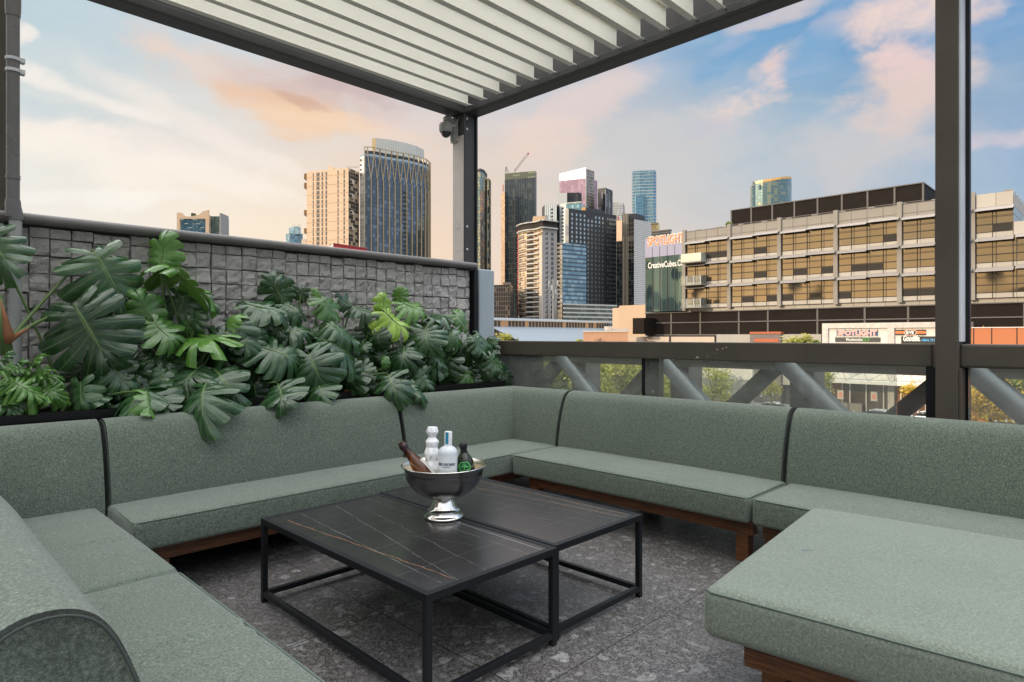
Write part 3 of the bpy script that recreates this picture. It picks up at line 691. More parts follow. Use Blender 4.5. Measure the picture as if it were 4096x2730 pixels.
# left corner module
module('corner_sofa', 'sage green corner seat between the near left sofa and the long wall sofa', (.4, 3.2, 0), (JL-.03, NX+.005, 2.475, JY+.03), [((.825, JY), (0, 1)), ((JL, JY), (-1, 1)), ((JL, 2.49), (-1, 0))],
       [[(NX-.003, 2.50, ZS-.004), (NX-.003, 3.2, ZS-.004)]], [rx(.30, .72, 2.5, 2.56), rx(.66, .72, 2.56, 3.3)], [(.69, 2.54), (.2, 2.54)], [(.6, 3.0, 4, .22, .006)], 1)
# near left sofa, seen from behind its back
module('sofa', 'sage green sofa whose rounded back end with dark seam fills the lower left corner', (.4, 1.9, 0), (JL-.03, NX, 1.15, 2.465), [((JL, 2.475), (-1, 0)), ((JL, 1.21), (-1, 0))],
       [[(JL+.02, 2.462, ZS-.003), (NX-.02, 2.462, ZS-.003), (NX-.003, 2.44, ZS-.004), (NX-.003, 1.2, ZS-.004)]], [rx(.66, .72, 1.2, 2.4), rx(.3, .655, 1.2, 1.26)], [(.69, 1.25), (.69, 2.38), (.15, 1.25)],
       [(.58, 1.86, 8, .26, .008), (.62, 1.78, 4, .2, .006), (.5, 1.66, 10, .2, .004)], 2, [((JL, 1.21), (-1, 0), (0, -1))])
# long wall sofa
module('sofa', 'long sage green sofa under the monstera leaves against the planter', (1.74, 3.5, 0), (.835, 2.635, FY, JY+.03), [((.85, JY), (0, 1)), ((2.625, JY), (0, 1))],
       [[(.85, JY-.02, ZS-.003), (.838, FY+.02, ZS-.004), (.86, FY+.003, ZS-.004), (2.62, FY+.003, ZS-.004)]], [rx(.92, 2.55, FY+.10, FY+.16)], [(.98, FY+.13), (2.5, FY+.13)],
       [(1.9, 3.50, 62, .10, .006), (2.0, 3.48, 58, .1, .006), (2.1, 3.46, 60, .1, .005), (1.75, 3.52, 60, .07, .004)], 3, [((2.625, JY), (0, 1), (1, 0)), ((.85, JY), (0, 1), (-1, 0))])
# far corner sofa
module('corner_sofa', 'sage green corner sofa with L-shaped back where the planter meets the railing', (3.2, 3.5, 0), (2.65, JX+.03, FY-.03, JY+.03), [((2.66, JY), (0, 1)), ((JX, JY), (1, 1)), ((JX, 3.20), (1, 0))],
       [[(2.665, FY-.027, ZS-.004), (FXX+.02, FY-.027, ZS-.004)]], [rx(2.75, 3.6, FY+.10, FY+.16)], [(2.8, FY+.13)], [(2.95, 3.5, 20, .2, .004)], 4, [((2.66, JY), (0, 1), (-1, 0)), ((JX, 3.20), (1, 0), (0, -1))])
sm_ = MB(); sm_.tube([Vector((JX, JY, 0))+Vector((1, 1, 0))*(d-.001)+UZ*z for d, z in BPF[4:28]], .0022, 6)
# right sofa
module('sofa', 'sage green sofa with rust wood rail in the middle of the railing side', (3.6, 2.3, 0), (FXX, JX+.03, 1.445, 3.175), [((JX, 3.17), (1, 0)), ((JX, 1.47), (1, 0))],
       [[(FXX+.003, 3.15, ZS-.004), (FXX+.003, 1.47, ZS-.004), (FXX+.02, 1.448, ZS-.004), (JX-.02, 1.447, ZS-.003)]], [rx(FXX+.10, FXX+.16, 1.46, 3.1)], [(FXX+.13, 1.52), (FXX+.13, 3.05), (JX+.2, 1.52)],
       [(3.55, 1.9, 35, .10, .006), (3.52, 1.82, 30, .09, .005)], 5, [((JX, 1.47), (1, 0), (0, -1))])
# far right sofa
module('sofa', 'sage green sofa at the right edge behind the square ottoman', (3.6, .5, 0), (FXX, JX+.03, -.55, 1.425), [((JX, 1.44), (1, 0)), ((JX, -.5), (1, 0))],
       [[(JX-.02, 1.424, ZS-.003), (FXX+.02, 1.423, ZS-.004), (FXX+.003, 1.40, ZS-.004), (FXX+.003, -.5, ZS-.004)]], [rx(FXX+.10, FXX+.16, -.5, 1.41)], [(FXX+.13, 1.36), (FXX+.13, -.4)],
       [(3.5, .7, 50, .08, .005)], 6, [((JX, 1.44), (1, 0), (0, 1))])
# ottoman
ot = thing('ottoman', 'large square sage green ottoman with a small ink stain on walnut legs', 'ottoman', (2.5, .45, 0), SG)
OC = [onp for onp in ()]
def hz(px, py, z): r = ray(px, py); return CAM+r*((z-EYE)/r.z)
c1, c2 = hz(1885*1.741, 1163*1.741, .435), hz(1623*1.741, 1345*1.741, .435); c3 = hz(2353*1.741, 1535*1.741, .435)
ang = math.atan2((c3-c2).y, (c3-c2).x)+math.pi/2
b = MB(); LX, LY = (c1-c2).length+.02, 1.30
cushion(b, 0, LX, -LY, 0, .272, .428, .034, .014, [(.5, -.6, 20, .3, .002)], 9)
M = Matrix.Translation(c2-Vector((0, 0, .435))+Vector((-.012, .012, 0)))@Matrix.Rotation(ang, 4, 'Z')
def tr(b): b.v = [tuple(M@Vector(v)) for v in b.v]; return b
FABST = FAB.copy(); FABST.name = 'sage_fabric_inked_skylit'
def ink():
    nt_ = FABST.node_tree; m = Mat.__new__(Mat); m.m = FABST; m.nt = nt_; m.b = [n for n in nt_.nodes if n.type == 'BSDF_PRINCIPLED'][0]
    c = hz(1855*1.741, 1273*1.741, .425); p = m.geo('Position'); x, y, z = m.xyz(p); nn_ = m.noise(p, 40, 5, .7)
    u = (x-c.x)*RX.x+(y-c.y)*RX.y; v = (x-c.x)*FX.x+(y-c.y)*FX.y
    D = (u*u)*1400+(v*v)*9000+(nn_-.5)*4.0; src = m.mix(.13, S(nt_, m.b.inputs['Base Color'].links[0].from_socket), (.50, .56, .48)).s  # paler than the sofas: extra sky light and sheen painted into the colour
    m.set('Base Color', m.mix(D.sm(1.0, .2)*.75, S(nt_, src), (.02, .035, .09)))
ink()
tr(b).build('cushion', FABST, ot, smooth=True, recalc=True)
b = seat_piping([(.005, -LY+.05, .418), (.005, -.03, .418), (.02, -.006, .418)], .0025); tr(b).build('seam', PIPING, ot, smooth=True)
for a, c in (((.10, -LY+.1, .175), (.14, -.10, .278)), ((.145, -.14, .176), (LX-.1, -.101, .277)), ((LX-.14, -LY+.1, .175), (LX-.1, -.145, .278))):
    b = MB(); b.box(a, c); tr(b).build('base_rail', WOOD, ot)
for x, y in ((.20, -.17), (LX-.16, -.17), (.2, -LY+.16), (LX-.16, -LY+.16)):
    b = MB(); b.box((x-.04, y-.035, 0), (x+.04, y+.035, .1745)); tr(b).build('leg', WOOD, ot)
# ---------------- coffee tables ----------------
TZ = .385
def table(label, x0, x1, y0, y1):
    r = thing('coffee_table', label, 'coffee table', ((x0+x1)/2, (y0+y1)/2, 0), 'pair of black coffee tables')
    t = .025; b = MB()
    b.box((x0, y0, TZ-.028), (x1, y0+t, TZ)); b.box((x0, y1-t, TZ-.028), (x1, y1, TZ)); b.box((x0, y0+t, TZ-.0279), (x0+t, y1-t, TZ-.0001)); b.box((x1-t, y0+t, TZ-.0279), (x1, y1-t, TZ-.0001))
    b.build('top_frame', STEEL, r, bevel=.0015)
    b = MB(); b.box((x0+t+.001, y0+t+.001, TZ-.02), (x1-t-.001, y1-t-.001, TZ-.002)); b.build('tabletop', MARBLE, r)
    for x in (x0, x1-t):
        for y in (y0, y1-t): b = MB(); b.box((x+.0004, y+.0004, .0), (x+t-.0004, y+t-.0004, TZ-.0282)); b.build('leg', STEEL, r, bevel=.0012)
    zb = .028
    for a, c in (((x0+t, y0+.001, zb), (x1-t, y0+t-.001, zb+.024)), ((x0+t, y1-t+.001, zb), (x1-t, y1-.001, zb+.024)), ((x0+.001, y0+t, zb), (x0+t-.001, y1-t, zb+.024)), ((x1-t+.001, y0+t, zb), (x1-.001, y1-t, zb+.024))):
        b = MB(); b.box(a, c); b.build('stretcher', STEEL, r, bevel=.0012)
table('black marble coffee table nearer the camera with long rust-orange vein, champagne bowl across its edge', 1.262, 1.908, 1.63, 2.865)
table('black marble coffee table farther right beside the railing side sofas', 1.918, 2.545, 1.648, 2.885)
# ---------------- champagne bowl and bottles ----------------
BC = Vector((1.869, 2.284, TZ)); 
bo = thing('champagne_bowl', 'dark steel footed champagne bowl standing across the joint of the two coffee tables', 'bowl', BC)
b = MB(); b.lathe([(.0, .0005), (.090, .0005), (.092, .003), (.092, .006), (.088, .010), (.080, .016), (.076, .024), (.074, .034), (.066, .038), (.062, .044), (.056, .056), (.050, .072), (.045, .082), (.043, .089), (.0, .089)], BC, 64); b.build('foot', CHROME, bo, smooth=True, sharp=50)
def arc(R, z0, z1, n=20, r0=0.0):
    out = []
    for k in range(n+1): a = math.pi/2*k/n; out.append((R*math.sin(a)**.92, z0+(z1-z0)*(1-math.cos(a))**.98))
    return out
o_ = arc(.181, .083, .222); 
b = MB(); b.lathe(o_+[(.186, .232), (.192, .238), (.195, .241)], BC, 72, cap=False); bw = b.build('basin', BOWL, bo, smooth=True, sharp=50)
i_ = arc(.178, .087, .222)
b = MB(); b.lathe(i_+[(.184, .234), (.191, .2405)], BC, 72, cap=False); b.build('basin_lining', BOWLIN, bo, smooth=True, sharp=50)
b = MB(); b.lathe([(.190, .2405), (.1925, .243), (.196, .2425), (.197, .2405), (.196, .2385), (.192, .2375)], BC, 72, cap=False); b.build('rim', CHROME, bo, smooth=True)
def bt(name, label, base, top, prof, mat, n=28):
    base = Vector(base); top = Vector(top); z = (top-base).normalized(); M3 = z.to_track_quat('Z', 'Y').to_matrix()
    r = thing(name, label, 'bottle', base); b = MB(); b.lathe(prof, base, n, mat=M3); o = b.build('body', mat, r, smooth=True, sharp=45)
    return r, M3, base, o
def spot(px, py, dd=0): return at(px, py, 2.934+dd)
BROWNG = Mat('amber_glass', .05, 0, (.17, .05, .012), .5); BROWNG.set('Transmission Weight', .8); BROWNG = BROWNG.m
DGREEN = Mat('dark_green_glass', .05, 0, (.012, .015, .006), .5); DGREEN = DGREEN.m
FOILD = Mat('dark_foil', .4, .5, (.02, .02, .026)).m; FOILP = Mat('purple_brown_foil', .3, .5, (.05, .03, .035)).m
WHITEG = plain('white_bottle', (.86, .86, .88), .35, var=.04)
FROST = Mat('frosted_glass', .35, 0, (.62, .67, .71), .5); FROST.set('Subsurface Weight', .0); FROST = FROST.m
LBL = plain('silver_label', (.70, .74, .78), .35, var=.05); NAVY = plain('navy_ink', (.03, .04, .09), .6); TEAL = plain('blue_tax_strip', (.02, .25, .42), .5); WINK = plain('white_ink', (.85, .87, .9), .6)
GREENL = Mat('green_label_ink', .5, 0, (.10, .75, .16)); GREENL = GREENL.m; DLBL = plain('dark_green_label', (.012, .045, .02), .5)
# amber bottle leaning left
tp = spot(1606, 1776); bs = spot(1745, 1952, .0)
r, M3, bb, o = bt('sparkling_bottle', 'amber glass bottle with dark foil mouth leaning out of the left of the steel bowl', bs, tp, [(0, 0), (.038, 0), (.042, .006), (.042, .09), (.039, .12), (.030, .155), (.021, .185), (.0165, .215), (.0150, .262), (.0155, .268), (0, .268)], BROWNG)
L = (tp-bs).length
b = MB(); b.lathe([(.0153, L-.050), (.0160, L-.045), (.0160, L-.036), (.0172, L-.030), (.0200, L-.024), (.0208, L-.014), (.019, L-.005), (.014, L), (0, L)], bb, 20, mat=M3); b.build('foil', FOILP, r, smooth=True)
b = MB(); b.lathe([(.0425, .05), (.0425, .088), (.0396, .118), (.0315, .150)], bb, 24, mat=M3); 
b2 = MB(); b2.grid(lambda u, v: bb+M3@Vector((([.0429, .0429, .0402, .0320][min(3, int(v*3.001))])*math.cos(.9+.6*u), ([.0429, .0429, .0402, .0320][min(3, int(v*3.001))])*math.sin(.9+.6*u), [.03, .088, .118, .150][min(3, int(v*3.001))])), 10, 3); b2.build('label', plain('pale_bottle_label', (.55, .52, .5), .4), r, smooth=True)
# white faceted bottle
tp = spot(1730, 1709, .03); bs = spot(1724, 1960, .03)
r = thing('faceted_bottle', 'white faceted sculptural bottle with hexagonal stopper, tallest in the bowl', 'bottle', bs)
H = (tp-bs).length; b = MB(); rings = []; zsr = [(0, .028), (.03, .039), (.065, .030), (.10, .040), (.135, .030), (.168, .038), (.195, .027), (.220, .033), (.236, .020), (.240, .017), (.264, .030), (.285, .023)]
sc = H/.285; M3 = (tp-bs).normalized().to_track_quat('Z', 'Y').to_matrix()
for i, (z, rr) in enumerate(zsr): rings.append([b.vert(bs+M3@Vector((rr*math.cos(2*math.pi*(k+.5*(i % 2))/7), rr*math.sin(2*math.pi*(k+.5*(i % 2))/7), z*sc))) for k in range(7)])
for i in range(len(rings)-1):
    for k in range(7):
        j = (k+1) % 7
        if i % 2 == 0: b.face([rings[i][k], rings[i][j], rings[i+1][k]]); b.face([rings[i][j], rings[i+1][j], rings[i+1][k]])
        else: b.face([rings[i][k], rings[i][j], rings[i+1][j]]); b.face([rings[i][k], rings[i+1][j], rings[i+1][k]])
b.face(rings[-1]); b.face(rings[0][::-1]); b.build('body', WHITEG, r, recalc=True)
def cyl(base, M3, R, z0, ph=0.0, back=0.0):
    # maps flat text onto the camera side of an upright cylinder
    a0 = math.atan2(*(M3.transposed()@(-FX))[:2][::-1])+ph
    def f(x, y, z): a = a0+x/R; return base+M3@Vector(((R+.0008+z)*math.cos(a), (R+.0008+z)*math.sin(a), z0+y))
    return f
text('emblem', 'B', .016, None, (1, 0, 0), (0, 0, 1), plain('grey_emboss', (.35, .37, .42), .5), r, .02, .0002, 'CENTER', warp=cyl(bs, M3, .0355, .148*sc))
# frosted vodka bottle
tp = spot(1794, 1727, -.05); bs = spot(1787, 1965, -.05); H = (tp-bs).length; s_ = H
r, M3, bb, o = bt('vodka_bottle', 'frosted clear bottle with blue neck strip and etched tree, middle of the bowl', bs, tp, [(0, 0), (.040, 0), (.0445, .006), (.0445, s_*.63), (.043, s_*.675), (.037, s_*.715), (.027, s_*.745), (.0195, s_*.758), (.017, s_*.78), (.0165, s_*.80)], FROST)
b = MB(); b.lathe([(.0172, s_*.76), (.0176, s_*.85), (.0178, s_-.004), (.0165, s_), (0, s_)], bb, 24, mat=M3); b.build('cap', WHITEG, r, smooth=True, sharp=50)
f = cyl(bb, M3, .0182, 0, -.25); b = MB(); b.grid(lambda u, v: f((u-.5)*.014, s_*(.80+.195*v), 0), 4, 1); tx = b.build('neck_strip', TEAL, r)

f = cyl(bb, M3, .0448, 0); b = MB(); b.grid(lambda u, v: f((u-.5)*.105, s_*(.38+.23*v), 0), 20, 1); b.build('label', LBL, r, smooth=True)
text('print', 'BELVEDERE', .0165, None, 0, 0, NAVY, r, .03, .0002, 'CENTER', xs=1.0, warp=cyl(bb, M3, .0455, s_*.455))
text('print', 'V O D K A', .008, None, 0, 0, NAVY, r, .02, .0002, 'CENTER', warp=cyl(bb, M3, .0455, s_*.42))
b = MB(); random.seed(5); fw = cyl(bb, M3, .0448, 0)
def twig(x, z, a, L, w, n):
    x2, z2 = x+math.sin(a)*L, z+math.cos(a)*L
    if z2 > s_*.69: return
    b.poly([fw(x-w, z, 0), fw(x+w, z, 0), fw(x2+w*.6, z2, 0), fw(x2-w*.6, z2, 0)])
    if n: twig(x2, z2, a+random.uniform(.2, .6), L*.82, w*.75, n-1); twig(x2, z2, a-random.uniform(.2, .6), L*.82, w*.75, n-1)
for x0 in (-.032, -.012, .008, .028): twig(x0, s_*.585, random.uniform(-.3, .3), .012, .0006, 4)
b.build('etched_tree', WINK, r)
# dark champagne bottle
tp = spot(1852, 1772, .02); bs = spot(1868, 1950, .02); L = (tp-bs).length
r, M3, bb, o = bt('champagne_bottle', 'dark green champagne bottle with luminous green shield label at the right of the bowl', bs, tp, [(0, 0), (.041, 0), (.044, .006), (.045, L*.40), (.044, L*.50), (.040, L*.60), (.031, L*.69), (.022, L*.75), (.016, L*.80), (.014, L*.84)], DGREEN)
b = MB(); b.lathe([(.0175, L*.79), (.0160, L*.82), (.0150, L*.86), (.0172, L*.875), (.0185, L*.90), (.0175, L*.93), (.0185, L*.96), (.016, L*.99), (.008, L), (0, L)], bb, 18, mat=M3); b.build('foil', FOILD, r, smooth=True)
def shield(k):
    P = []
    for i in range(24):
        a = 2*math.pi*i/24; x = .030*k*math.cos(a); y = .026*k*math.sin(a)
        if y > 0: y = .022*k*(1-abs(x/(.030*k))**1.2*.45)+(.004*k*math.cos(a*6)) if abs(x) < .028*k else y
        P.append((x, y))
    return P
def prof_r(z):  # body radius at height z
    t = z/L; pts = [(0, .044), (.40, .045), (.50, .044), (.60, .040), (.69, .031), (.75, .022)]
    for (a, ra), (c, rc) in zip(pts, pts[1:]):
        if t <= c: return ra+(rc-ra)*(t-a)/(c-a)
    return .018
a0 = math.atan2(*(M3.transposed()@(-FX))[:2][::-1]); zc = L*.505
def onb(x, y, e): z = zc+y; R = prof_r(z); return bb+M3@Vector(((R+e)*math.cos(a0+x/.044), (R+e)*math.sin(a0+x/.044), z))
for k, mt, e, nm in ((1.0, GREENL, .0008, 'label_border'), (.90, DLBL, .0014, 'label')):
    b = MB(); P = shield(k); c = b.vert(onb(0, 0, e)); I = [[b.vert(onb(x*t, y*t, e)) for x, y in P] for t in (.33, .66, 1)]; n = len(P)
    for i in range(n):
        j = (i+1) % n; b.face([c, I[0][i], I[0][j]]); b.face([I[0][i], I[1][i], I[1][j], I[0][j]]); b.face([I[1][i], I[2][i], I[2][j], I[1][j]])
    b.build(nm, mt, r, smooth=True)
text('print', 'Dom P\u00e9rignon', .0075, None, 0, 0, GREENL, r, .03, .0002, 'CENTER', warp=lambda x, y, z: onb(x, y-.002, .0019+z))
text('print', 'Vintage', .006, None, 0, 0, GREENL, r, .03, .0002, 'CENTER', warp=lambda x, y, z: onb(x, y+.006, .0019+z))
b = MB()
for (cx_, cy_, rr) in [(0, -.010, .0035)]+[(.022*math.sin(t), -.004-.013*math.cos(t), .0022) for t in [-1.2, -.9, -.6, -.3, 0, .3, .6, .9, 1.2]]:
    b.poly([onb(cx_+(rr if i % 2 == 0 else rr*.45)*math.sin(math.pi*i/5), cy_+(rr if i % 2 == 0 else rr*.45)*math.cos(math.pi*i/5), .0021) for i in range(10)])
b.build('star_print', GREENL, r)
# ---------------- street level ----------------
b = MB(); R0 = 2500; b.poly([(-R0, -R0, GZ), (R0, -R0, GZ), (R0, R0, GZ), (-R0, R0, GZ)]); struct('ground', b, concrete('ground_asphalt', (.07, .07, .07), .05))
b = MB(); b.poly([(70, -120, GZ+.004), (86, -120, GZ+.004), (86, 150, GZ+.004), (70, 150, GZ+.004)]); struct('road', b, concrete('road_asphalt', (.055, .055, .057), .3))
b = MB(); b.box((86, -120, GZ-.1), (96.5, 150, GZ+.13)); struct('pavement', b, concrete('paving', (.33, .32, .30), .4))
# ---------------- office block over the shopping centre ----------------
OX = 96.0
def oy(px, c=OX): d = FPX*c/((px+523)*RX.x); return (d-c*FX.x)/FX.y
CLAD = facade('aluminium_cladding', (.40, .37, .33), (.10, .09, .08), 1.975, 9, .05, .02, .08, .0, .5, (.43, .40, .36), .3)
OGL = facade('olive_office_glass', (.30, .255, .175), (.035, .03, .03), 1.975, .97, .10, .07, .16, .92, .03, (.30, .26, .19), .3, 1.0)
TGL = facade('teal_tower_glass', (.085, .15, .155), (.05, .05, .05), 1.55, 60, .08, .01, .25, .85, .04, (.14, .22, .22), .3, 6.0)
LOUV = Mat('dark_louvre_screen', .7, spec=.12); 
def _l():
    m = LOUV; p = m.geo('Position'); x, y, z = m.xyz(p); n = m.noise(p, .5, 4, .6); st = ((z*6.0).frac()).lt(.4)
    m.set('Base Color', m.mix(st*.7, m.mix(n, (.010, .008, .007), (.026, .020, .017)), (.006, .005, .005))); return m.m
LOUV = _l()
LFR = plain('grey_screen_frame', (.12, .112, .108), .7); CONC = concrete('pale_concrete', (.31, .285, .255), .4); CONCR = concrete('ribbed_concrete', (.40, .38, .34), .3, .6)
SHADE = plain('sunshade_metal', (.30, .275, .26), .5); BLIND = plain('dark_opening', (.03, .025, .022), .8)
WHITEP = plain('white_panel', (.68, .65, .61), .6)
off = thing('office_block', 'long cream and olive glass office building with slanted sunshades and dark rooftop screen', 'building', (OX+10, 30, GZ))
py_ = [oy(x) for x in (2741, 2921, 3122, 3346, 3600, 3894)]
py_ = [53.9-7.9*k for k in range(9)]
Y0, Y1 = py_[0], py_[8]
FL = [5.9, 9.6, 13.3, 17.0]; TOP = 18.65
step = 14.3-2*1.975
def bay_top(k): return TOP if k < 5 else 14.9
b = MB(); b.box((OX+.3, Y1, GZ), (OX+22, py_[5]-2*1.975, 5.3)); 
b = MB(); b.prism([(OX+.35, py_[5]-3.95), (OX+22, py_[5]-3.95), (OX+22, Y0), (OX+.35, Y0)], 5.35, TOP-.1, cap=0); b.prism([(OX+.352, Y1), (OX+21.9, Y1), (OX+21.9, py_[5]-3.96), (OX+.352, py_[5]-3.96)], 5.35, 14.6); b.build('core_wall', CLAD, off)
for k in range(8):
    ya, yb = py_[k], py_[k+1]
    b = MB(); b.box((OX-.35, ya-.28, 5.7 if k else 5.5), (OX+.3, ya+.28, TOP+.35 if k < 6 else 15.1)); b.build('pier', CONC, off)
    for f in range(3):
        z0 = FL[f]
        if k > 5 and f == 2: continue
        yy0, yy1 = yb+.3, ya-.3
        if k == 5 and f == 2: yy0 = ya-3.95
        b = MB(); L = yy1-yy0
        b.poly([(OX, yy1, z0), (OX, yy0, z0), (OX, yy0, z0+.62), (OX, yy1, z0+.62)], 0, [(0, 0), (L, 0), (L, .5), (0, .5)]); b.build('spandrel', CLAD, off)
        b = MB(); b.poly([(OX+.03, yy1, z0+.62), (OX+.03, yy0, z0+.62), (OX+.03, yy0, z0+3.5), (OX+.03, yy1, z0+3.5)], 0, [(0, .0), (L, .0), (L, 2.88), (0, 2.88)]); wi = b.build('window', OGL, off)
        b = MB(); 
        for q in range(1, 4):
            yq = ya-1.975*q
            if yq > yy0: b.box((OX-.05, yq-.035, z0), (OX+.02, yq+.035, z0+3.55))
        for zq in (.62, 1.55, 2.45): b.box((OX-.03, yy0, z0+zq-.025), (OX+.021, yy1, z0+zq+.025))
        b.build('frame', BLIND, wi)
        random.seed(k*7+f)
        for q in range(4):
            if random.random() < .22 and ya-1.975*(q+1)+.1 >= yy0-.3: b = MB(); b.box((OX-.015, ya-1.975*(q+1)+.06, z0+.66), (OX+.01, ya-1.975*q-.06, z0+1.5)); b.build('blind', BLIND, wi)
    for f in range(4):
        if k > 5 and f == 3: continue
        z = FL[f]+.02 if f else None
        if f == 0: continue
        h2 = (ya-yb)/2
        for q in range(2):
            a, c = (ya-.35-q*h2*.98, ya-.35-q*h2*.98-h2+.25); zs = z-.1+q*.16
            if k == 5 and f == 3 and q: continue
            b = MB(); b.poly([(OX-1.0, a, zs-.42), (OX-1.0, c, zs-.42), (OX-.06, c, zs+.10), (OX-.06, a, zs+.10)]); b.poly([(OX-1.0, a, zs-.46), (OX-.06, a, zs+.06), (OX-.06, c, zs+.06), (OX-1.0, c, zs-.46)])
            b.poly([(OX-1.0, a, zs-.46), (OX-1.0, c, zs-.46), (OX-1.0, c, zs-.42), (OX-1.0, a, zs-.42)]); b.build('sunshade', SHADE, off)
            b = MB(); b.box((OX-.3, c, zs-.45), (OX-.05, a, zs-.25)); b.build('shade_box', BLIND, off)
    zt = TOP if k < 5 else 14.9
    if k == 5:
        b = MB(); b.box((OX-.06, ya-3.95, 17.02), (OX, ya-.3, TOP)); b.build('parapet', CLAD, off); b = MB(); b.box((OX-.06, yb+.3, 13.32), (OX, ya-3.97, 14.9)); b.build('parapet', CLAD, off)
    else:
        b = MB(); L = ya-yb-.6; z0_ = zt-1.62
        b.obox((OX-.06, ya-.3, z0_), Vector((0, -L, 0)), Vector((.07, 0, 0)), Vector((0, 0, zt-z0_))); b.build('parapet', CONC, off)
        b = MB()
        for q in range(1, 4): b.box((OX-.075, ya-1.975*q-.03, z0_), (OX-.061, ya-1.975*q+.03, zt-.02))
        b.box((OX-.076, yb+.3, z0_+.35), (OX-.0615, ya-.3, z0_+.42)); b.box((OX-.1, yb+.3, zt), (OX+.3, ya-.3, zt+.07)); b.build('panel_joint', LFR, off)
# roof balustrade of the set-back corner
b = MB(); ye = py_[5]-3.95
for q in range(9): b.box((OX+.3+q*2.4, ye-.05, TOP-1.2), (OX+.36+q*2.4, ye+.01, TOP+.02))
b.box((OX, ye-.06, TOP-.02), (OX+22, ye-.02, TOP+.04)); b.build('roof_balustrade', SILVER, off)
b = MB(); b.poly([(OX, ye-.011, 14.9), (OX+21, ye-.011, 14.9), (OX+21, ye-.011, 17.0), (OX, ye-.011, 17.0)], 0, [(0, 0), (21, 0), (21, 2), (0, 2)]); b.build('side_window', OGL, off)
# rooftop plant screen
b = MB(); sx, sy0, sy1 = 104.0, oy(2926, 104), oy(3693, 104)
b.box((sx, sy1, TOP-1.5), (sx+12, sy0, 22.75)); b.build('roof_screen', LOUV, off)
for i in range(9):
    yq = sy0+(sy1-sy0)*i/8; b = MB(); b.box((sx-.12, yq-.12, TOP-1.5), (sx-.001, yq+.12, 22.8)); b.build('screen_post', LFR, off)
b = MB(); b.box((sx-.15, sy1-.1, 22.751), (sx+12, sy0+.1, 22.9)); b.build('screen_cap', LFR, off)
b = MB(); b.box((sx-.08, sy1+.13, 20.3), (sx-.002, sy0-.13, 20.4)); b.build('screen_rail', LFR, off)
for i in range(12):
    b = MB(); yq = Y0-2.2-i*3.7; b.box((OX+.2, yq-.4, TOP+.071), (OX+1.0, yq+.4, TOP+.23)); b.build('roof_curb', CONC, off)
# balconies on the first bay
for f in range(3):
    z0 = FL[f]+.1; ya, yb = py_[0]-.3, py_[0]-3.9
    b = MB(); b.box((OX-1.9, yb-.1, z0-.16), (OX-.06, ya, z0+.0)); bl = b.build('balcony', CONC, off)
    b = MB(); b.box((OX-1.88, yb-.05, z0+.03), (OX-1.84, ya-.03, z0+1.35)); b.box((OX-1.83, yb-.05, z0+.03), (OX-.1, yb-.01, z0+1.35)); b.build('balustrade_glass', (Mat('frosted_balustrade', .3, .1, (.42, .44, .38)).m if f == 2 else GLASS), bl)
    for q in range(3): b = MB(); b.box((OX-1.9, ya-1.2*q-1.2, z0), (OX-1.83, ya-1.2*q-1.13, z0+1.42)); b.build('balustrade_post', SILVER, bl)
# glass corner with the fabric shop sign
gy0, gy1 = oy(2584), py_[0]+.28
b = MB(); b.prism([(OX-.2, gy1), (OX+10, gy1), (OX+10, gy0), (OX-.2, gy0)], 5.5, 16.7, cap=0); b.v = [v for v in b.v]; b.build('corner_glass', TGL, off)
b = MB()
for i in range(1, 5): yq = gy1+(gy0-gy1)*i/5; b.box((OX-.28, yq-.04, 5.5), (OX-.21, yq+.04, 16.7))
b.build('corner_mullion', FRAME, off)
b = MB(); b.box((OX-.25, gy1, 15.0), (OX-.202, gy0, 18.35)); sg = b.build('sign_band', plain('lilac_sign_band', (.30, .30, .42), .6), off)
b = MB(); b.prism([(OX-.15, gy1), (OX+9.9, gy1), (OX+9.9, gy0), (OX-.15, gy0)], 16.7, 18.34); b.build('sign_box', CLAD, off)
ORL = plain('orange_letters', (.75, .22, .10), .5); WHL = plain('white_letters', (.85, .84, .80), .5); PINKL = plain('salmon_letters', (.85, .36, .32), .5); NAVYB = plain('navy_board', (.03, .07, .18), .5)
def sign(nm, s, h, px, py, c, mat, parent, wpx=None, bold=.03, ext=.02, outline=None, om=None, shear=0):
    p = onX(px, py, c); t = text(nm, s, h, p, (0, -1, 0), (0, 0, 1), mat, parent, bold, ext, 'LEFT', 1, None, shear)
    off_ = p-parent_world(parent)
    if wpx:
        ys_ = [v.co.y for v in t.data.vertices]; w0 = max(ys_)-min(ys_); tgt = abs(onX(px+wpx, py, c).y-p.y); top = max(ys_)
        for v in t.data.vertices: v.co.y = off_.y-(off_.y-v.co.y if False else (top-v.co.y))*tgt/w0
    return t
W8 = dict(bold=.05)
q = sign('sign_letters', 'SPOTLIGHT', 2.05, 2590, 984, OX-.262, WHL, off, 146, .075); sign('sign_letters', 'SPOTLIGHT', 2.05, 2590, 984, OX-.30, ORL, off, 146, .035)
sign('sign_letters', 'CreativeCubes.Co', 1.45, 2592, 1075, OX-.262, WHL, off, 142, .012)
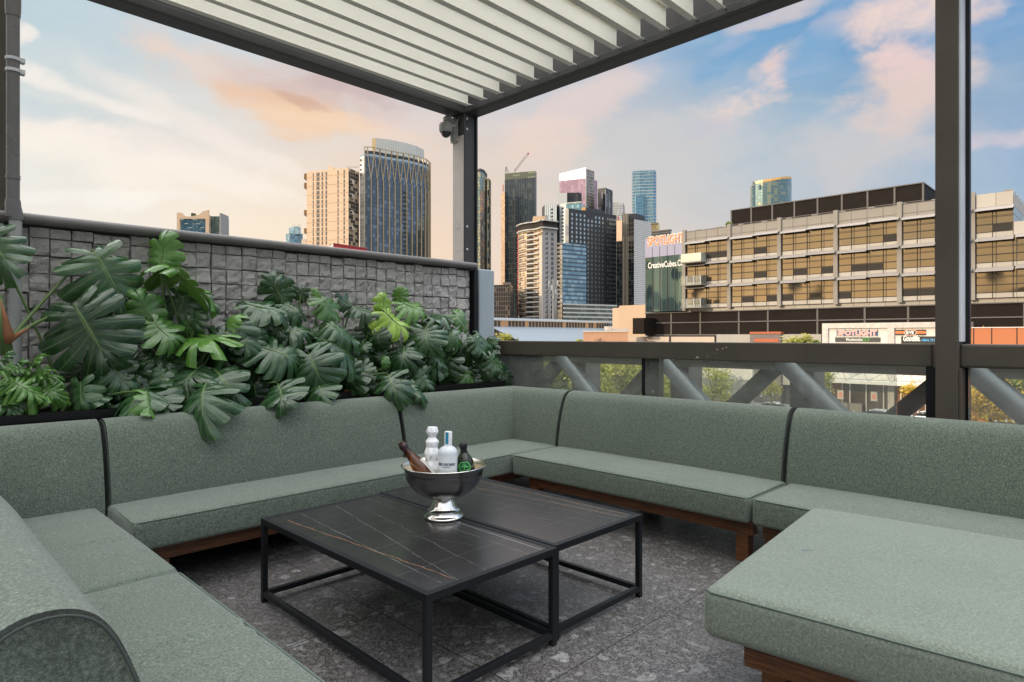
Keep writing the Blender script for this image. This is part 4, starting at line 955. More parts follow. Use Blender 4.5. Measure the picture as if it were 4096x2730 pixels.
# podium
pod = thing('shopping_centre', 'shopping centre podium with dark louvred car park screens, marble sign portal and shopfronts', 'building', (OX+10, 20, GZ))
b = MB(); b.box((OX+.8, -60, GZ+.13), (OX+30, oy(2577), 5.34)); b.build('wall', CONC, pod)
for i, (za, zb) in enumerate(((3.6, 5.2), (1.55, 3.45))):
    yq = oy(2577); random.seed(4+i)
    for k in range(22):
        wv = [5.2, 5.4, 6.6, 4.6, 7.2, 6.2][k % 6] if i < 2 else 5
        y2 = yq-wv; m_ = LOUV
        b = MB(); b.box((OX+.3, y2+.12, za), (OX+.8, yq-.12, zb)); b.build('screen_panel', LOUV, pod)
        b = MB(); b.box((OX+.25, y2-.12, za-.001), (OX+.79, y2+.12, zb)); b.build('screen_post', LFR, pod)
        yq = y2
b = MB(); b.box((OX+.2, -60, 3.45), (OX+.78, oy(2577), 3.6)); b.box((OX+.1, -60, 5.2), (OX+.78, oy(2577), 5.33)); b.box((OX+.2, -60, 1.35), (OX+.78, oy(2577), 1.55)); b.build('screen_rail', LFR, pod)
b = MB(); b.box((OX-3.5, oy(2576, OX-3.5), 1.6), (OX+.2, oy(2531, OX-3.5), 4.35)); b.build('screen_box', LOUV, pod)
YB = plain('rust_panels', (.50, .17, .07), .7)
def wallseg(nm, pa, pb, z0, z1, mat, c=OX, t=.5):
    b = MB(); b.box((c-t, oy(pa, c), z0), (c+.79, oy(pb, c), z1)); return b.build(nm, mat, pod)
CB = concrete('beige_panel', (.60, .50, .41), .4)
wallseg('lower_wall', 2529, 2682, -6, 1.15, CB); wallseg('lower_wall', 2691, 2863, -6, 1.15, CB); wallseg('lower_wall', 2872, 3008, -6, 1.5, CONCR); wallseg('lower_wall', 3134, 3289, -6, 1.5, CONCR)
wallseg('dark_slot', 2682.5, 2690.5, -6, 1.3, BLIND, OX, .3); wallseg('dark_slot', 2864, 2871.5, -6, 1.3, BLIND, OX, .3)
def brickm():
    m = Mat('dark_brick', .8); p = m.geo('Position'); n = m.node('ShaderNodeTexBrick'); n.inputs['Scale'].default_value = 1; n.inputs['Brick Width'].default_value = .45; n.inputs['Row Height'].default_value = .16; n.inputs['Mortar Size'].default_value = .02
    x, y, z = m.xyz(p); v = m.comb(y, z, 0.0); m.nt.links.new(v.s, n.inputs[0]); n.inputs[1].default_value = (.10, .085, .085, 1); n.inputs[2].default_value = (.17, .13, .12, 1); n.inputs[3].default_value = (.32, .28, .26, 1); m.nt.links.new(n.outputs[0], m.b.inputs['Base Color']); return m.m
BR = brickm(); OB = plain('orange_brick_band', (.45, .13, .06), .8)
wallseg('brick_wall', 3010, 3133, -8.8, 1.6, BR, OX, .9); 
for za, zb, pa, pb in ((1.6, 1.9, 3009, 3134), (.35, .85, 3027, 3123), (-1.2, -.7, 3009, 3134)): wallseg('brick_band', pa, pb, za, zb, OB, OX-.08, .9)
# marble sign portal
c = 93.0
def marb():
    m = Mat('white_marble', .4); p = m.geo('Position'); w1 = m.noise(p, .9, 7, .7, 1.5); m.set('Base Color', m.mix((((w1-.5).abs()).sm(.05, .0))*.6, m.mix(m.noise(p, .5, 4, .6), (.52, .48, .45), (.66, .62, .59)), (.36, .32, .29))); return m.m
MARB = marb()
def seg(nm, pa, pb, ya_, yb_, mat, c_=c, t=.5, par=None):
    z1 = zat(ya_, FPX*c_/((3500+523)*RX.x)); z0 = zat(yb_, FPX*c_/((3500+523)*RX.x))
    b = MB(); b.box((c_, oy(pa, c_), z0), (c_+t, oy(pb, c_), z1)); return b.build(nm, mat, par or pod), z0, z1
seg('portal_beam', 3288.5, 3882, 1292, 1313, MARB, c, 2); seg('portal_leg', 3288.5, 3312, 1313.2, 1640, MARB, c, 2); seg('portal_leg', 3551, 3577, 1313.2, 1640, MARB, c, 2); seg('portal_leg', 3860, 3882, 1313.2, 1640, MARB, c, 2)
seg('sign_backing', 3312, 3551, 1313.3, 1450, WHITEP, c+.25, .3); seg('sign_backing', 3577, 3860, 1313.3, 1450, WHITEP, c+.25, .3)
for x in (3345, 3378, 3411, 3444, 3477, 3510, 3610, 3650, 3690): seg('panel_joint', x, x+1.2, 1313.4, 1370, LFR, c+.235, .012)
DGB = plain('charcoal_board', (.05, .055, .058), .5); BLK = plain('black_board', (.012, .012, .013), .4); ORB = plain('orange_stripe', (.70, .19, .05), .5)
seg('sign_board', 3349, 3511, 1321.5, 1343, NAVYB, c+.15, .08); sign('sign_letters', 'SPOTLIGHT', .86, 3352, 1342, c+.14, WHL, pod, 156, .06); sign('sign_letters', 'SPOTLIGHT', .86, 3352, 1342, c+.11, PINKL, pod, 156, .03)
seg('sign_board', 3341, 3521, 1350.5, 1369, DGB, c+.15, .08); sign('sign_letters', 'Woolworths', .62, 3383, 1365, c+.14, WHL, pod, 66, .01)
GL = plain('leaf_green', (.12, .42, .08), .5)
pc_ = onX(3462, 1359.5, c+.13)
b = MB()
for a in (0.0, 1.0):
    b.tube([(pc_.x, pc_.y+.32*math.cos(t)*(1-.22*t/3)+(.18 if a else -.18), pc_.z+.24*math.sin(t)*(1-.1*t/3)) for t in [k*.4+a*math.pi for k in range(13)]], .055, 6)
b.build('sign_logo', GL, pod)
seg('sign_board', 3581, 3703.5, 1321, 1341, BLK, c+.15, .08); seg('sign_stripe', 3581.5, 3703, 1326, 1336, ORB, c+.13, .018)
for x, ch in ((3631, 'B'), (3642.5, 'W'), (3653.5, 'S')):
    p = onX(x, 1331, c+.12); 
    for rr, mt, dd in ((.40, ORB, 0), (.34, WHL, .015), (.29, BLK, .03)):
        b = MB(); b.lathe([(0, 0), (rr, 0), (rr, .012), (0, .012)], p-Vector((dd, 0, 0)), 20, mat=Matrix.Rotation(-math.pi/2, 3, 'Y')); b.build('roundel', mt, pod)
    text('sign_letters', ch, .5, p+Vector((-.05, .17, -.17)), (0, -1, 0), (0, 0, 1), WHL, pod, .03)
seg('sign_board', 3605, 3790, 1346.5, 1374, BLK, c+.15, .08)
sign('sign_letters', 'Goodlife.', 1.02, 3613, 1364.5, c+.14, WHL, pod, 68, .035, .02, shear=.25)
sign('sign_letters', 'HEALTH CLUBS', .44, 3687, 1366, c+.14, plain('cyan_letters', (.08, .42, .80), .5), pod, 98, .02)
# below the rail: aqua band, awning, shop windows
AQ = Mat('aqua_glass', .3, .1, (.36, .62, .56)).m
seg('aqua_panel', 3312, 3551, 1450.3, 1500, AQ, c+.28, .3); seg('aqua_panel', 3577, 3860, 1450.3, 1500, AQ, c+.28, .3)
b = MB(); za, zb = zat(1500, 82), zat(1524, 82); b.box((c-3.2, -10, zb-.25), (c-.01, oy(3300), zb-.05)); b.box((c-3.25, -10, zb-.4), (c-3.2, oy(3300), zb)); b.build('awning', WHITEP, pod)
b = MB(); b.box((c+.2, -10, zb-.02), (c+.3, oy(3300), za+.2)); b.build('fascia', WHITEP, pod)
for i in range(7):
    yq = oy(3320)-i*2.6; b = MB(); b.bar((c-3, yq-1.3, zb), (c, yq, za+.3), .04); b.bar((c-3, yq+1.3, zb), (c, yq, za+.3), .04); b.build('awning_stay', LFR, pod)
SHOPG = facade('shop_glass', (.16, .12, .10), (.45, .46, .46), 3.0, 6, .12, .05, .5, .5, .12, (.36, .22, .15), .4, .6)
b = MB(); yA, yB = oy(3300), -12; b.poly([(c+.6, yA, GZ+.2), (c+.6, yB, GZ+.2), (c+.6, yB, zb-.3), (c+.6, yA, zb-.3)], 0, [(0, 0), (yA-yB, 0), (yA-yB, 3.5), (0, 3.5)]); b.build('shop_window', SHOPG, pod)
for x in (3319, 3396, 3461, 3531, 3600, 3640, 3700):
    b = MB(); yq = oy(x, c); b.box((c+.4, yq-.07, GZ+.2), (c+.55, yq+.07, zb-.3)); b.build('shop_mullion', WHITEP, pod)
for x0, x1, a_, bb_ in ((3350, 3374, 1560, 1598), (3483, 3509, 1566, 1606)):
    p, q = onX(x0, a_, c+.5), onX(x1, bb_, c+.5); b = MB(); b.box((c+.48, q.y, q.z), (c+.5, p.y, p.z)); b.build('poster', WHITEP, pod)
    p2 = onX((x0+x1)/2, (a_*.45+bb_*.55), c+.47); b = MB(); b.poly([(c+.47, p2.y+.3*math.cos(t), p2.z+.4*math.sin(t)) for t in [k*.7 for k in range(9)]]); b.build('poster_print', PINKL, pod)
p, q = onX(3597, 1551, c+.5), onX(3660, 1568, c+.5); b = MB(); b.box((c+.46, q.y, q.z), (c+.5, p.y, p.z)); b.build('sign_board', BLK, pod)
sign('sign_letters', 'Goodlife.', .5, 3603, 1561, c+.45, WHL, pod, 34, .02, .01, shear=.25)
b = MB(); b.box((c-.3, oy(3450, c), GZ+.13), (c+.3, oy(3310, c), GZ+1.2)); b.build('low_wall', CONC, pod)
# rust wall to the right
rw = thing('rust_wall', 'orange rust-coloured panel wall behind the yellow trees at the right', 'wall', (90, 5, GZ))
c2_ = 88.0; ztop = zat(1312.5, FPX*c2_/((3980+523)*RX.x))
b = MB(); b.box((c2_, -60, GZ), (c2_+.4, oy(3850, c2_), ztop)); b.build('panels', YB, rw)
b = MB(); b.box((c2_-.05, -60, ztop), (c2_+.42, oy(3850, c2_), ztop+.1)); b.build('coping', WHITEP, rw)
for x in (3893, 3965, 4066): b = MB(); b.box((c2_-.03, oy(x+4, c2_), GZ), (c2_-.001, oy(x, c2_), ztop)); b.build('joint', BLIND, rw)
# white concrete wall behind the sparse tree
ww = thing('pale_wall', 'streaked pale concrete wall behind the sparse tree below the handrail', 'wall', (85, 30, GZ)); c3_ = 84.0
b = MB(); b.box((c3_, oy(3010, c3_), zat(1513, 90)), (c3_+.5, oy(2690, c3_), zat(1452, 90))); b.build('slab', WHITEP, ww)
b = MB(); b.box((c3_+.02, oy(3010, c3_), GZ), (c3_+.4, oy(2690, c3_), zat(1513, 90)-.01)); b.build('lower_slab', CONCR, ww)
# lime pharmacy sign and event banner
ph = thing('pharmacy_sign', 'small lime green sign with white lettering seen through the dusty glass', 'sign', (60, 40, GZ))
def facing(px0, px1, y0_, y1_, d, mat, nm, par, t=.08):
    A_, B_ = at(px0, y1_, d), at(px1, y1_, d); b = MB(); b.obox(A_, B_-A_, FX*t, Vector((0, 0, zat(y0_, d)-A_.z))); return b.build(nm, mat, par)
LIME = plain('lime_board', (.42, .62, .12), .5)
facing(2706, 2746, 1557, 1592, 60, LIME, 'board', ph)
A_ = at(2708, 1570, 59.9); text('lettering', 'Comp', .30, A_, RX, UZ, WHL, ph, .01); A_ = at(2713, 1584, 59.9); text('lettering', 'Phar', .30, A_, RX, UZ, WHL, ph, .01)
b = MB(); p = at(2726, 1590, 60.2); b.tube([(p.x, p.y, GZ), p], .06, 8); b.build('pole', LFR, ph)
bn = thing('banner', 'white banner with dark letters standing by the small street tree', 'banner', (at(3230, 1600, 78)*1))
bn.location.z = GZ+.13
facing(3207, 3258, 1584, 1640, 78, WHITEP, 'cloth', bn); A_ = at(3211, 1618, 77.9); text('lettering', "JO'SU", .75, A_, RX, UZ, BLIND, bn, .01, xs=.8)
for x in (3207, 3258): p = at(x, 1580, 78); b = MB(); b.tube([(p.x, p.y, GZ+.13), p], .04, 6); b.build('pole', LFR, bn)
# small sign posts
for i, (px, yt, yb_, d, lab) in enumerate(((3046, 1582, 1588, 82, 'short white parking sign on a pole left of the concrete column'), (3090, 1573, 1586, 82, 'taller white parking sign on a pole beside the concrete column'), (3654, 1600, 1611, 80, 'white notice sign on a pole near the shop entrance'))):
    s_ = thing('street_sign', lab, 'sign', at(px, 1600, d)); s_.location.z = GZ+.13
    facing(px-3, px+3, yt, yb_, d, WHITEP, 'plate', s_); p = at(px, yb_, d+.1); b = MB(); b.tube([(p.x, p.y, GZ+.13), p], .03, 6); b.build('pole', LFR, s_)
for i, (px, h_) in enumerate(((3371, 1.15), (3416, 1.15), (3607, 1.1), (3618, 1.1), (3672, 1.1), (3695, 1.15))):
    d = 76; p = plan(px, d); o = thing('bollard', ['', ''][0] or 'x', 'bollard', (p.x, p.y, GZ+.13), 'bollards along the kerb')
    b = MB(); b.lathe([(0, 0), (.07, 0), (.07, h_-.05), (.05, h_), (0, h_)], (p.x, p.y, GZ+.13), 10); b.build('post', WHITEP, o, smooth=True)
    o['label'] = ['white kerb bollard below the pale poster in the shop window', 'white kerb bollard between the two shop posters', 'white kerb bollard left of the walking person', 'white kerb bollard just right of the walking person', 'white kerb bollard in front of the gym entrance', 'rightmost white kerb bollard by the orange-leaved tree'][i]
# ---------------- cars ----------------
TYRE = plain('tyre_rubber', (.02, .02, .02), .8); CGL = Mat('car_glass', .06, .3, (.03, .035, .04)).m
def car(px, d, yaw, c, label, grp='cars parked along the street'):
    p = plan(px, d); r = thing('parked_car', label, 'car', (p.x, p.y, GZ+.004), grp)
    T = Matrix.Translation((p.x, p.y, GZ+.004))@Matrix.Rotation(yaw, 4, 'Z')
    pt = Mat('car_paint_%d' % px, .25, .3, c); pt.set('Coat Weight', .5); pt = pt.m
    def mk(secs, nm, mat, par=r):
        b = MB(); R_ = []
        for x, hw, zl, zh in secs:
            P = []
            for k in range(16):
                a = 2*math.pi*k/16; ca, sa = math.cos(a), math.sin(a); s_ = lambda t: math.copysign(abs(t)**.45, t)
                P.append(b.vert(T@Vector((x, hw*s_(ca), (zl+zh)/2+(zh-zl)/2*s_(sa)))))
            R_.append(P)
        for i in range(len(R_)-1):
            for k in range(16): j = (k+1) % 16; b.face([R_[i][k], R_[i][j], R_[i+1][j], R_[i+1][k]])
        b.face(R_[0][::-1]); b.face(R_[-1]); return b.build(nm, mat, par, smooth=True, sharp=50)
    mk([(-2.2, .70, .35, .75), (-2.1, .82, .28, .88), (-1.2, .88, .25, .95), (.6, .88, .25, .94), (1.5, .86, .25, .86), (2.1, .78, .28, .72), (2.22, .65, .35, .62)], 'body', pt)
    mk([(-1.85, .60, .85, .98), (-1.45, .70, .85, 1.30), (-.9, .70, .85, 1.44), (.1, .70, .85, 1.46), (.55, .68, .85, 1.36), (1.25, .62, .85, .92)], 'cabin_glass', CGL)
    mk([(-1.35, .60, 1.30, 1.40), (-.9, .64, 1.36, 1.50), (.1, .64, 1.38, 1.52), (.5, .60, 1.32, 1.42)], 'roof', pt)
    for sx_ in (-1.35, 1.35):
        for sy_ in (-.82, .82):
            b = MB(); c_ = T@Vector((sx_, sy_, .32)); b.lathe([(0, -.1), (.30, -.1), (.32, -.06), (.32, .06), (.30, .1), (0, .1)], c_, 20, mat=(Matrix.Rotation(yaw, 3, 'Z')@Matrix.Rotation(math.pi/2, 3, 'X'))); w_ = b.build('wheel', TYRE, r, smooth=True, sharp=40)
    for sy_ in (-.6, .6):
        b = MB(); b.lathe([(0, 0), (.12, 0), (.1, .05), (0, .06)], T@Vector((2.12, sy_, .62)), 12, mat=(Matrix.Rotation(yaw, 3, 'Z')@Matrix.Rotation(math.pi/2, 3, 'Y'))); b.build('headlight', SILVER, r, smooth=True)
    for s_ in (-.62, .62): b = MB(); b.bar(T@Vector((-1.1, s_, 1.5)), T@Vector((.2, s_, 1.52)), .05); b.build('roof_rail', SILVER, r)
car(3080, 84, 1.55, (.75, .75, .76), 'white car whose roof shows beside the concrete column')
car(3500, 75.5, 1.57, (.55, .57, .60), 'silver car with roof rails parked below the shop posters')
car(3706, 74, 1.57, (.78, .78, .80), 'white car just left of the wide dark post')
car(4005, 66, 1.57, (.72, .74, .78), 'pale car half hidden by the yellow tree at the right')
# person
pr = thing('person', 'person in dark clothing and dark cap walking past the shops', 'person', plan(3624, 78)); pr.location.z = GZ+.13; pr['label'] = 'person in dark jacket and cap walking past the shops below'
def person(r):
    o3 = r.location; me = bpy.data.meshes.new('body')
    J = {'pel': (0, 0, .95), 'sp': (0, 0, 1.2), 'ch': (0, 0, 1.4), 'nk': (0, 0, 1.52), 'hd': (0, .01, 1.60), 'ht': (0, .01, 1.72),
         'ls': (-.18, 0, 1.42), 'le': (-.24, .05, 1.15), 'lw': (-.22, -.12, .95), 'lh': (-.21, -.16, .88), 'rs': (.18, 0, 1.42), 're': (.24, -.04, 1.15), 'rw': (.22, -.2, 1.0), 'rh': (.21, -.25, .95),
         'lt': (-.1, 0, .9), 'lk': (-.11, -.12, .50), 'la': (-.11, .02, .09), 'lf': (-.11, -.15, .04), 'rt': (.1, 0, .9), 'rk': (.11, .05, .50), 'ra': (.11, .28, .12), 'rf': (.11, .16, .03)}
    E = ['pel sp', 'sp ch', 'ch nk', 'nk hd', 'hd ht', 'ch ls', 'ls le', 'le lw', 'lw lh', 'ch rs', 'rs re', 're rw', 'rw rh', 'pel lt', 'lt lk', 'lk la', 'la lf', 'pel rt', 'rt rk', 'rk ra', 'ra rf']
    Rr = dict(pel=.15, sp=.13, ch=.16, nk=.06, hd=.095, ht=.085, ls=.08, le=.055, lw=.04, lh=.04, rs=.08, re=.055, rw=.04, rh=.04, lt=.1, lk=.07, la=.05, lf=.045, rt=.1, rk=.07, ra=.05, rf=.045)
    K = list(J); M_ = Matrix.Rotation(math.radians(200), 3, 'Z')
    me.from_pydata([M_@Vector(J[k]) for k in K], [tuple(K.index(a) for a in e.split()) for e in E], [])
    o = bpy.data.objects.new('body', me); col.objects.link(o); o.parent = r
    m = o.modifiers.new('skin', 'SKIN')
    for i, k in enumerate(K): me.skin_vertices[0].data[i].radius = (Rr[k], Rr[k])
    me.skin_vertices[0].data[0].use_root = True
    s_ = o.modifiers.new('sub', 'SUBSURF'); s_.levels = 2; s_.render_levels = 2
    dg = bpy.context.evaluated_depsgraph_get(); m2 = bpy.data.meshes.new_from_object(o.evaluated_get(dg)); o.modifiers.clear(); o.data = m2
    pm = Mat('dark_clothes', .85); p = pm.coord(); x, y, z = pm.xyz(p); pm.set('Base Color', pm.mix(z.gt(1.5), pm.mix(z.gt(.95), (.03, .035, .05), (.025, .027, .03)), (.42, .26, .19)))
    m2.materials.clear(); m2.materials.append(pm.m)
    for f in m2.polygons: f.use_smooth = True
    b = MB(); b.lathe([(.105, .0), (.105, .05), (.08, .09), (0, .11)], o3+Vector((0, 0, 1.68)), 14); b.box(o3+Vector((-.08, -.19, 1.685)), o3+Vector((.08, -.06, 1.70))); b.build('cap', BLIND, r, smooth=True)
person(pr)
# ---------------- skyline ----------------
KD = 1.75   # the city starts about 400 m away
def k_(d): return d*KD if d >= 238 else d
def atK(px, py, d): return at(px, py, k_(d))
def tower(name, label, pts, d0, mats, mi=None, thick=25, base=GZ, cap=None, grp=None, y_bottom=None, parent=None, part='wall', z1=None, ds=None):
    if d0 >= 238: thick *= KD
    d0 = k_(d0)
    y0 = pts[0][1]; D = [d0*(HY-y0)/(HY-y) for x, y in pts]
    if ds: D = [q*KD for q in ds]
    zt = EYE+(HY-y0)*d0/FPX if z1 is None else z1
    P = [plan(x, d) for (x, y), d in zip(pts, D)]
    kb = [plan(x, d+thick) for (x, y), d in ((pts[-1], D[-1]), (pts[0], D[0]))]
    allp = P+kb; n = len(allp)
    m = list(mats) if isinstance(mats, (list, tuple)) else [mats]
    mis = [(mi[k] if mi and k < len(mi) else 0) for k in range(n)]
    if cap is not None: m.append(cap); ci = len(m)-1
    else: ci = 0
    b = MB(); b.prism([(p.x, p.y) for p in allp], base, zt, mis, ci)
    if parent is None:
        r = thing(name, label, 'building', (sum(p.x for p in P)/len(P), sum(p.y for p in P)/len(P), GZ), grp)
    else: r = parent
    b.build(part, m, r, recalc=True)
    return r, P, zt, ([d/KD for d in D] if d0 >= 238*KD else D)
def outn(A, B): n = Vector((B.y-A.y, A.x-B.x, 0)).normalized(); return n if n.dot(-A) > 0 else -n
def strip(r, nm, P, z0, z1, proud, mat, depth=.0):
    """a band that follows the front of a building"""
    b = MB()
    for A, B in zip(P, P[1:]):
        n = outn(A, B); b.obox(Vector((A.x, A.y, z0))-n*.05, Vector((B.x-A.x, B.y-A.y, 0)), n*(proud+.05), Vector((0, 0, z1-z0)))
    return b.build(nm, mat, r)
def fins(r, nm, A, B, z0, z1, n, w, proud, mat, ends=True):
    nn = outn(A, B); u = (B-A).normalized()
    for k in range(n+1):
        if not ends and k in (0, n): continue
        p = A.lerp(B, k/n); b = MB(); b.obox(Vector((p.x, p.y, z0))-u*w/2-nn*.05, u*w, nn*(proud+.05), Vector((0, 0, z1-z0))); b.build(nm, mat, r)
def windows(r, A, B, z0, z1, xs, rows, ww, wh, mat, skip=None, budget=[100], nm='window', proud=.06, extra=None):
    nn = outn(A, B); u = (B-A).normalized(); L = (B-A).length; big = MB(); nb = 0
    for j in range(rows-1, -1, -1):
        for i, fx in enumerate(xs):
            if skip and skip(i, j): continue
            w_ = ww[i] if isinstance(ww, (list, tuple)) else ww
            p = A+u*(fx*L); zc = z0+(z1-z0)*(j+.5)/rows; t = big if budget[0] <= 0 else MB()
            t.obox(Vector((p.x, p.y, zc-wh/2))-u*w_/2-nn*.1, u*w_, nn*(.1+proud), Vector((0, 0, wh)))
            if t is big: nb += 1
            else: t.build(nm, mat, r); budget[0] -= 1
    if nb: tag(big.build(nm, mat, r), kind='stuff')
def roofbox(r, P, z, fr0, fr1, h, mat, back=3, nm='roof_plant', dp=8):
    A = P[0].lerp(P[-1], fr0); B = P[0].lerp(P[-1], fr1); f = A.normalized(); b = MB(); b.obox(Vector((A.x, A.y, z))+f*back, B-A, f*dp, Vector((0, 0, h))); b.build(nm, mat, r)
def bx(r, nm, px0, px1, ytop, ybot, d, t, mat):
    if d >= 238: t *= KD
    d = k_(d); A = at(px0, ybot, d); B = at(px1, ybot, d); b = MB(); b.obox(A, B-A, FX*t, Vector((0, 0, zat(ytop, d)-A.z))); return b.build(nm, mat, r)
G_ = plain('roof_grey', (.25, .25, .25), .8)
BEIGE = concrete('beige_render', (.72, .52, .36), .15); DKG = plain('dark_metal_cladding', (.035, .036, .04), .5)
PEACH = concrete('peach_render', (.58, .42, .29), .1); CREAMC = concrete('cream_tower_render', (.62, .55, .46), .15); GREYC = concrete('grey_tower_concrete', (.30, .29, .28), .15)
GOLD = Mat('champagne_gold_metal', .4, .5, (.42, .33, .20)).m
WINB = Mat('dark_window', .12, .7, (.16, .17, .18)).m; WINL = Mat('pale_window', .12, .75, (.50, .58, .60)).m
LIGHTW = plain('light_slab', (.52, .50, .46), .7); REDP = plain('red_paint', (.45, .03, .025), .6)
# 1 far left twin block
F1 = facade('teal_block_glass', (.14, .32, .44), (.10, .12, .12), 2.4, 3.6, .35, .5, .5, .8, .08, (.35, .5, .55), .25)
r, P, z, D = tower('apartment_building', 'small teal glass block with peach wedge fins peeking over the stone wall at the left', [(709, 864), (840, 872)], 520, [F1, PEACH], thick=18)
bx(r, 'fin_wall', 707, 719, 851, 960, 519, 6, PEACH); 
b = MB(); A = atK(719, 876, 519); B = atK(835, 876, 519); q = [A, B, atK(835, 840, 519), atK(808, 848, 519), atK(800, 858, 519), atK(760, 868, 519), atK(745, 866, 519), atK(719, 853, 519)]
b.poly(q); b.poly([p+FX*2 for p in q]); n = len(q)
for k in range(n): j = (k+1) % n; b.poly([q[k], q[j], q[j]+FX*2, q[k]+FX*2])
b.build('roof_wall', PEACH, r, recalc=True)
bx(r, 'fin_wall', 822, 836, 870, 950, 518.5, 6, PEACH)
F1b = facade('olive_block_glass', (.10, .15, .15), (.07, .08, .07), 2.2, 3.6, .3, .6, .5, .8)
bx(r, 'side_tower', 836.5, 883, 866, 1000, 521, 15, F1b); bx(r, 'side_fin', 878, 884, 853, 960, 520, 14, GREYC); bx(r, 'balcony_wall', 836.2, 839, 862, 960, 519.5, 3, PEACH)
for i in range(6): bx(r, 'balcony', 722+i*16, 736+i*16, 878+(i % 3)*16, 881+(i % 3)*16, 518.8, 1, WINL)
bx(r, 'roof_plant', 764, 775, 853, 866, 525, 4, plain('roof_shrub', (.05, .07, .03), .9))
# 2 blue tower behind
F2 = facade('blue_tower_glass', (.26, .42, .52), (.16, .26, .32), 3.0, 3.6, .35, .7, .25, .8)
r, P, z, D = tower('office_tower', 'pale blue glass tower with stepped top left of the beige tower', [(1143, 936), (1158, 934), (1211, 936)], 700, F2, thick=25)
r2, P2, z2, _ = tower('x', '', [(1156, 913), (1172, 908), (1195, 907), (1203, 912)], 705, F2, thick=18, parent=r, part='upper_tier', base=z-2)
for i in range(5): bx(r, 'mast', 1172+i*7, 1172.8+i*7, 897+i % 3*3, 908, 706, .5, G_)
r, P, z, D = tower('apartment_building', 'low whitish stepped block at the foot of the beige tower', [(1198, 976), (1226, 974)], 350, CREAMC, thick=12)
bx(r, 'upper_block', 1206, 1226, 958, 976, 351, 8, CREAMC); bx(r, 'window_band', 1200, 1226, 985, 990, 349.8, .3, WINB)
# 3 beige tower with dark balcony side
BALC = facade('dark_balcony_side', (.020, .018, .017), (.30, .24, .18), 3.4, 3.3, .35, .45, .3, .3, .3, (.55, .42, .28), .35)
r, P, z, D = tower('apartment_tower', 'beige concrete tower with vertical window strips and dark checkered balcony side', [(1227, 689), (1394, 672), (1436, 690)], 330, [BEIGE, BALC], [0, 1, 0, 0], 22)
L = (P[1]-P[0]).length; X3 = [.16, .275, .38, .475, .755, .90]
windows(r, P[0], P[1], z-16*4.15-1.2, z-1.2, X3, 16, [1.15, 3.3, 1.65, 1.7, 1.15, 1.4], 3.3, WINB, budget=[100])
for k in range(9): strip(r, 'recess_line', P[:2], z-5.4-8.3*k, z-5.1-8.3*k, .03, plain('recess_brown', (.28, .17, .09), .8) if k == 0 else bpy.data.materials['recess_brown'])
for (ya, yb) in ((695, 717), (732, 753), (841, 862), (914, 934)): bx(r, 'balcony', 1216, 1228, ya, yb, 331, 8, plain('bronze_balcony', (.22, .12, .05), .5) if ya == 695 else bpy.data.materials['bronze_balcony'])
for k, (a, c, yy) in enumerate(((1, 0, 690), (0, 1, 715), (1, 1, 740), (0, 0, 772), (1, 1, 805), (0, 1, 838), (1, 0, 868), (0, 0, 900), (1, 1, 925))):
    bx(r, 'balcony', 1397+a*13, 1410+a*13, yy+4, yy+20, D[1]+1+a*5, 3, CREAMC); bx(r, 'balcony_void', 1399+a*13, 1408+a*13, yy+7, yy+17, D[1]+.7+a*5, .4, BLIND)
bx(r, 'roof_plant', 1313, 1333, 668, 680, 345, 6, BEIGE); bx(r, 'roof_rail', 1385, 1436, 668, 670, 333, .2, G_)
# 4 curved tower with crown
F4 = facade('steel_blue_curtain_wall', (.17, .22, .28), (.05, .055, .065), 2.35, 4.15, .22, .55, .35, .85, .06, (.26, .34, .42), .2, .4)
F4s = facade('bright_narrow_side', (.70, .74, .74), (.58, .42, .26), 6, 3.35, .3, .45, .15, .5, .2)
C4 = [(1440, 593), (1457, 587), (1492, 589), (1534, 598), (1581, 607), (1626, 614), (1666, 624), (1696, 634), (1710, 641), (1717, 648)]
r, P, z, D = tower('curved_tower', 'tall curved dark blue tower with gold ribs and a pale screen crown', C4, 330, [F4, F4s], [1]+[0]*8+[0, 0, 0], 26, z1=None, cap=G_)
# lower the glazed body below the open crown
for o in [x for x in bpy.data.objects if x.parent == r]:
    for v in o.data.vertices:
        if v.co.z > 10: v.co.z -= 8.5
zr = z; zg = z-8.5
strip(r, 'crown_ring', P[1:], zr-.7, zr, .5, GOLD); strip(r, 'glass_parapet', P, zg, zg+2.2, .05, Mat('parapet_glass', .1, .6, (.42, .52, .55)).m)
cum = [0]
for A, B in zip(P[1:], P[2:]): cum.append(cum[-1]+(B-A).length)
def along(t):
    s_ = t*cum[-1]
    for i in range(len(cum)-1):
        if s_ <= cum[i+1]+1e-6: return P[1+i].lerp(P[2+i], (s_-cum[i])/(cum[i+1]-cum[i])), outn(P[1+i], P[2+i])
    return P[-1], outn(P[-2], P[-1])
nf = 13
for k in range(nf+1):
    p, n = along(k/nf); zj = zg-21
    b = MB(); b.obox(Vector((p.x, p.y, GZ)), p.normalized().cross(UZ)*.85, n*.8, Vector((0, 0, (zj if 0 < k < nf else zr-.7)-GZ))); b.build('rib', GOLD, r)
    for s_ in (-1, 1):
        t2 = (k+s_*.5)/nf
        if not 0 <= t2 <= 1 or k in (0, nf): continue
        q, n2 = along(t2); a0_ = Vector((p.x, p.y, zj))+n*.35; a1_ = Vector((q.x, q.y, zr-6))+n2*.35; b = MB(); b.bar(a0_, a1_, .7, .6, up=n); b.bar(a1_, a1_+UZ*5.5, 1.1, .6, up=n); b.build('lattice_strut', GOLD, r)
